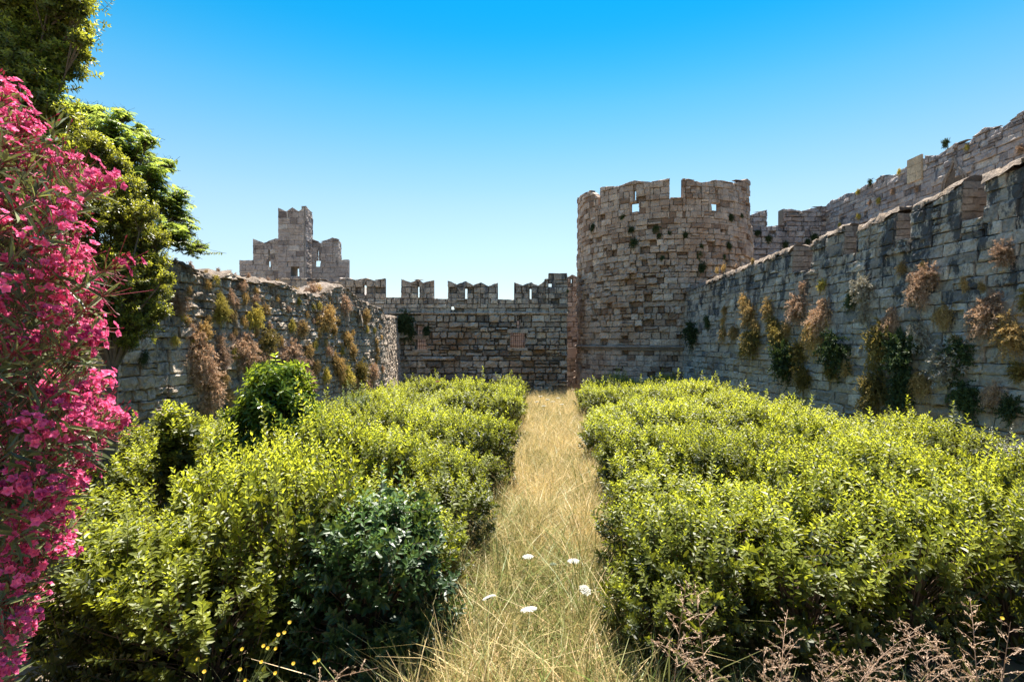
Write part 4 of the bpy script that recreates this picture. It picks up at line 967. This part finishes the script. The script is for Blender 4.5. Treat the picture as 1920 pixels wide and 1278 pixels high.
# grass fringe in front of the two beds
def fringe():
    mb = MB()
    n = 2600; X = rng.uniform(-2.5, 4.2, n); Y = rng.uniform(3.5, 4.6, n); keep = (X > xpr(Y) - .1) | (X < xpl(Y) + .1); X, Y = X[keep], Y[keep]; n = len(X)
    H = rng.uniform(.25, .7, n); lean = rng.normal(0, .35, (n, 2)); ph = rng.uniform(0, 6.28, n); sx, sy = np.cos(ph), np.sin(ph); lv = []
    for (s, wf) in ((0, 1), (.4, .9), (.75, .6), (1, .08)):
        for sg in (-1, 1): lv.append(np.stack([X + lean[:, 0] * H * s * s * 1.6 + sg * sx * .004 * wf, Y + lean[:, 1] * H * s * s * 1.6 + sg * sy * .004 * wf, H * s * (1 - .2 * s)], 1))
    q = np.array([[0, 1, 3, 2], [2, 3, 5, 4], [4, 5, 7, 6]])
    mb.add(np.stack(lv, 1), q[None] + (np.arange(n) * 8)[:, None, None], a=np.repeat(np.clip(rng.normal(.35, .3, n), 0, 1), 8))
    tag(mb.build('verge_grass', L_grass), 'thin green and dry grass at the feet of the front shrubs', 'grass', kind='stuff')
fringe()

# ------------------------------------------------------------------ seeding grass stalks, umbels, yellow flowers, rose
def stalk_data(h=1.0, n=14, spread=.16, droop=0.0, lean=.15):
    mb = MB(); N = 10; s = np.linspace(0, 1, N); L_ = lean * s ** 2 + droop * s ** 5 * .3
    P = np.stack([L_ * h, 0 * s, h * s * (1 - .25 * droop * s ** 4)], 1)
    add_polytube(mb, P, .0035 - .0022 * s, 5, a=.1)
    for k in range(n):
        t = .62 + .38 * k / n; p = np.array([np.interp(t, s, P[:, i]) for i in range(3)])
        ln = spread * (1.15 - (t - .62) / .38 * .85) * random.uniform(.7, 1.2); a = k * 2.4 + random.uniform(-.4, .4)
        d = nrm(np.array([math.cos(a), math.sin(a), random.uniform(.35, .9)])); e = p + d * ln + np.array([0, 0, -ln * .12]); mdl = (p + e) / 2 + np.array([0, 0, ln * .06])
        add_polytube(mb, [p, mdl, e], [.0014, .001, .0007], 3, a=.4)
        m = int(15 * ln / .1); tt = rng.uniform(.25, 1, m)[:, None]; B = p + (e - p) * tt + rng.normal(0, .004, (m, 3))
        add_leaves(mb, B, d + rng.normal(0, .35, (m, 3)), rng.normal(0, 1, (m, 3)), .015, .0038, np.clip(rng.normal(.65, .25, m), 0, 1), .4, 0)
    st = MB()
    for k in range(3):
        z = h * (.15 + .17 * k); a = random.uniform(0, 6.28); d = np.array([math.cos(a), math.sin(a), 1.1])
        add_leaves(st, [[0, 0, z]], [d], [[-math.cos(a), -math.sin(a), .8]], .32, .010, [random.uniform(0, .4)], .2, .35)
    return mb.data('panicle', L_seed), st.data('blade', L_grass)
SD = [stalk_data(1.0, 15, .15, 0, .08), stalk_data(1.0, 18, .13, .6, .35), stalk_data(1.0, 22, .11, .2, .2), stalk_data(1.0, 13, .18, .9, .5)]
sp = [(1265, 1098, 0, 0), (1345, 1095, 0, 2.5), (1430, 1180, 2, 0), (1470, 1165, 1, 1), (1500, 1200, 1, .2), (1545, 1150, 3, .1), (1585, 1165, 3, .4), (1440, 1225, 0, 1), (1520, 1240, 2, 2), (1375, 1215, 2, 3), (1665, 1210, 0, 0), (1690, 1235, 2, 0),
      (1805, 1150, 2, 3), (1850, 1145, 2, 1), (1875, 1165, 0, 0), (1900, 1195, 1, 2), (1825, 1200, 2, 2), (1775, 1245, 3, 0), (1600, 1220, 1, .5), (1560, 1215, 2, 1.2), (1475, 1215, 3, .2), (395, 1240, 3, 0), (480, 1225, 3, .3), (500, 1245, 1, .1), (1730, 1260, 3, .1), (1410, 1190, 1, 2.7)]
for px, py, v, rz in sp:
    Y = random.uniform(3.45, 3.85) if px > 1000 else 3.6; p = at(px, py, Y)
    r_ = empty('grass_stalk', (p[0] - .04, Y, 0), rz); h = p[2] ; r_.scale = (h, h, h)
    place('seed_head', SD[v][0], r_); place('blade', SD[v][1], r_)
    sh = ('upright feathery', 'leaning', 'bushy', 'long arching')[v]
    grp = 'seeding grass stalks in front of the shrubs'
    tag(r_, '%s dry grass stalk with seed head before the %s shrubs' % (sh, 'tower-side' if px > 1000 else 'oleander-side'), 'grass stalk', grp)
def umbel(px, py, z, rad, label, tilt=0.3, mat=None):
    Y = (CAMZ - z) / ((py - 639) / F); X = (px - 960) / F * Y
    r_ = empty('wild_carrot', (X, Y, 0)); st, fl = MB(), MB(); top = np.array([.03, 0, z - rad * .5])
    add_polytube(st, [(0, 0, 0), (.01, .01, z * .5), top], [.004, .003, .0025], 5)
    n = 46; a = np.arange(n) * 2.39996; q = np.sqrt((np.arange(n) + .5) / n) * rad
    E = np.stack([top[0] + q * np.cos(a), top[1] + q * np.sin(a), np.full(n, z) - (q / rad) ** 2 * rad * .22 + q * np.cos(a + 1) * tilt], 1)
    add_tubes(st, np.repeat(top[None], n, 0), E, .0012, .0008, 3)
    m = 12; c = E[:, None] + rng.normal(0, 1, (n, m, 3)) * np.array([rad * .055, rad * .055, .003])
    D = rng.normal(0, 1, (n, m, 3)) * np.array([1, 1, .15]); add_leaves(fl, c.reshape(-1, 3), D.reshape(-1, 3), np.broadcast_to([0, 0, 1.], (n * m, 3)) + rng.normal(0, .2, (n * m, 3)), .008, .007, rng.random(n * m), .1, .1)
    st.build('stem', M_stem, r_); fl.build('flower_head', mat or L_umbel, r_); tag(r_, label, 'wildflower', 'white wild carrot flowers on the path')
M_stem = plain('green_stem', (.16, .2, .06), .7, .2, 20)
umbel(985, 1041, .78, .062, 'white flat-topped wildflower head, left one of the upper pair on the path', .05)
umbel(1070, 1049, .78, .065, 'white flat-topped wildflower head, right one of the upper pair on the path', .05)
umbel(911, 1117, .80, .058, 'tilted white wildflower head close to the dark glossy shrub', .7)
umbel(985, 1139, .85, .070, 'largest white lacy wildflower head, lowest on the path', .3)
umbel(1091, 1103, .80, .055, 'tilted white wildflower head near the front corner of the tower-side bed', -.5)
umbel(1032, 1056, .75, .035, 'small greenish seeding wildflower head between the two upper white ones', .1, L_pale)
for (px, py) in ((1012, 742), (1025, 748), (1045, 745), (1035, 752), (1005, 752), (1052, 757), (1018, 760)):
    umbel(px, py, .95 + random.uniform(-.05, .05), .09, 'pale flat wildflower head at the far end of the path below the curtain wall', .1)
def yellow_plant(px, py, Y, heads, label):
    p = at(px, py, Y); r_ = empty('yellow_wildflower', (p[0], Y, 0)); st, fl = MB(), MB(); o0 = np.array([p[0], Y, 0])
    for hx, hy in heads:
        e = at(hx, hy, Y + random.uniform(-.1, .1)) - o0; m_ = np.array([e[0] * .35, e[1] * .4, e[2] * .62]); b = np.array([0, 0, 0.])
        add_polytube(st, [b, m_, (m_ + e) / 2 + np.array([.01, 0, .0]), e], [.003, .002, .0014, .001], 4)
        an_ = np.arange(13) * 2 * math.pi / 13; ax = nrm(np.array([random.uniform(-.3, .3), -.6, .7])); u = nrm(np.cross(ax, [1., 0, 0])); w = np.cross(ax, u)
        rad = u * np.cos(an_)[:, None] + w * np.sin(an_)[:, None]
        fl = MB(); add_leaves(fl, e + rad * .001, rad + ax * .3, np.broadcast_to(ax, (13, 3)) + 0, .014, .008, rng.random(13), .1, .1); fl.build('bloom', L_yell, r_)
    st.build('stems', M_stem, r_); tag(r_, label, 'wildflower')
yellow_plant(440, 1300, 4.0, [(543, 1166), (533, 1185), (522, 1189), (517, 1215), (494, 1210), (502, 1214), (454, 1216), (450, 1254)], 'thin-stemmed yellow wildflower in front of the shaded shrubs, with the most blooms')
yellow_plant(600, 1300, 4.05, [(590, 1241), (598, 1237), (550, 1243), (516, 1261), (490, 1240)], 'yellow wildflower in front of the dark glossy shrub')
yellow_plant(370, 1300, 3.95, [(371, 1235), (383, 1258), (460, 1275)], 'low yellow wildflower nearest the oleander')
yellow_plant(1850, 1330, 4.0, [(1879, 1158), (1560, 1252), (1345, 1262)][:1], 'single yellow wildflower among the grass stalks at the corner')
mb, s_ = MB(), MB(); p = at(821, 716, 20.0)
for k, (n_, rr, op) in enumerate(((5, .11, 70), (5, .08, 45), (4, .05, 20))):
    a = np.arange(n_) * 2 * math.pi / n_ + k; rad = np.stack([np.cos(a), np.sin(a), 0 * a], 1); D = rad * math.sin(R(op)) + np.array([0, 0, 1.]) * math.cos(R(op)); add_leaves(mb, np.zeros((n_, 3)) + [0, 0, p[2]], D, np.array([0, 0, 1.]) * math.sin(R(op)) - rad * math.cos(R(op)), rr, rr, rng.random(n_), .1, .2)
r_ = empty('red_rose', (p[0], 20.0, 0)); add_polytube(s_, [(0, 0, 0), (0, 0, p[2])], [.012, .006], 5); mb.build('bloom', L_rose, r_); s_.build('stem', M_stem, r_)
tag(r_, 'single dark red rose rising out of the far shrubs below the barred window', 'rose')
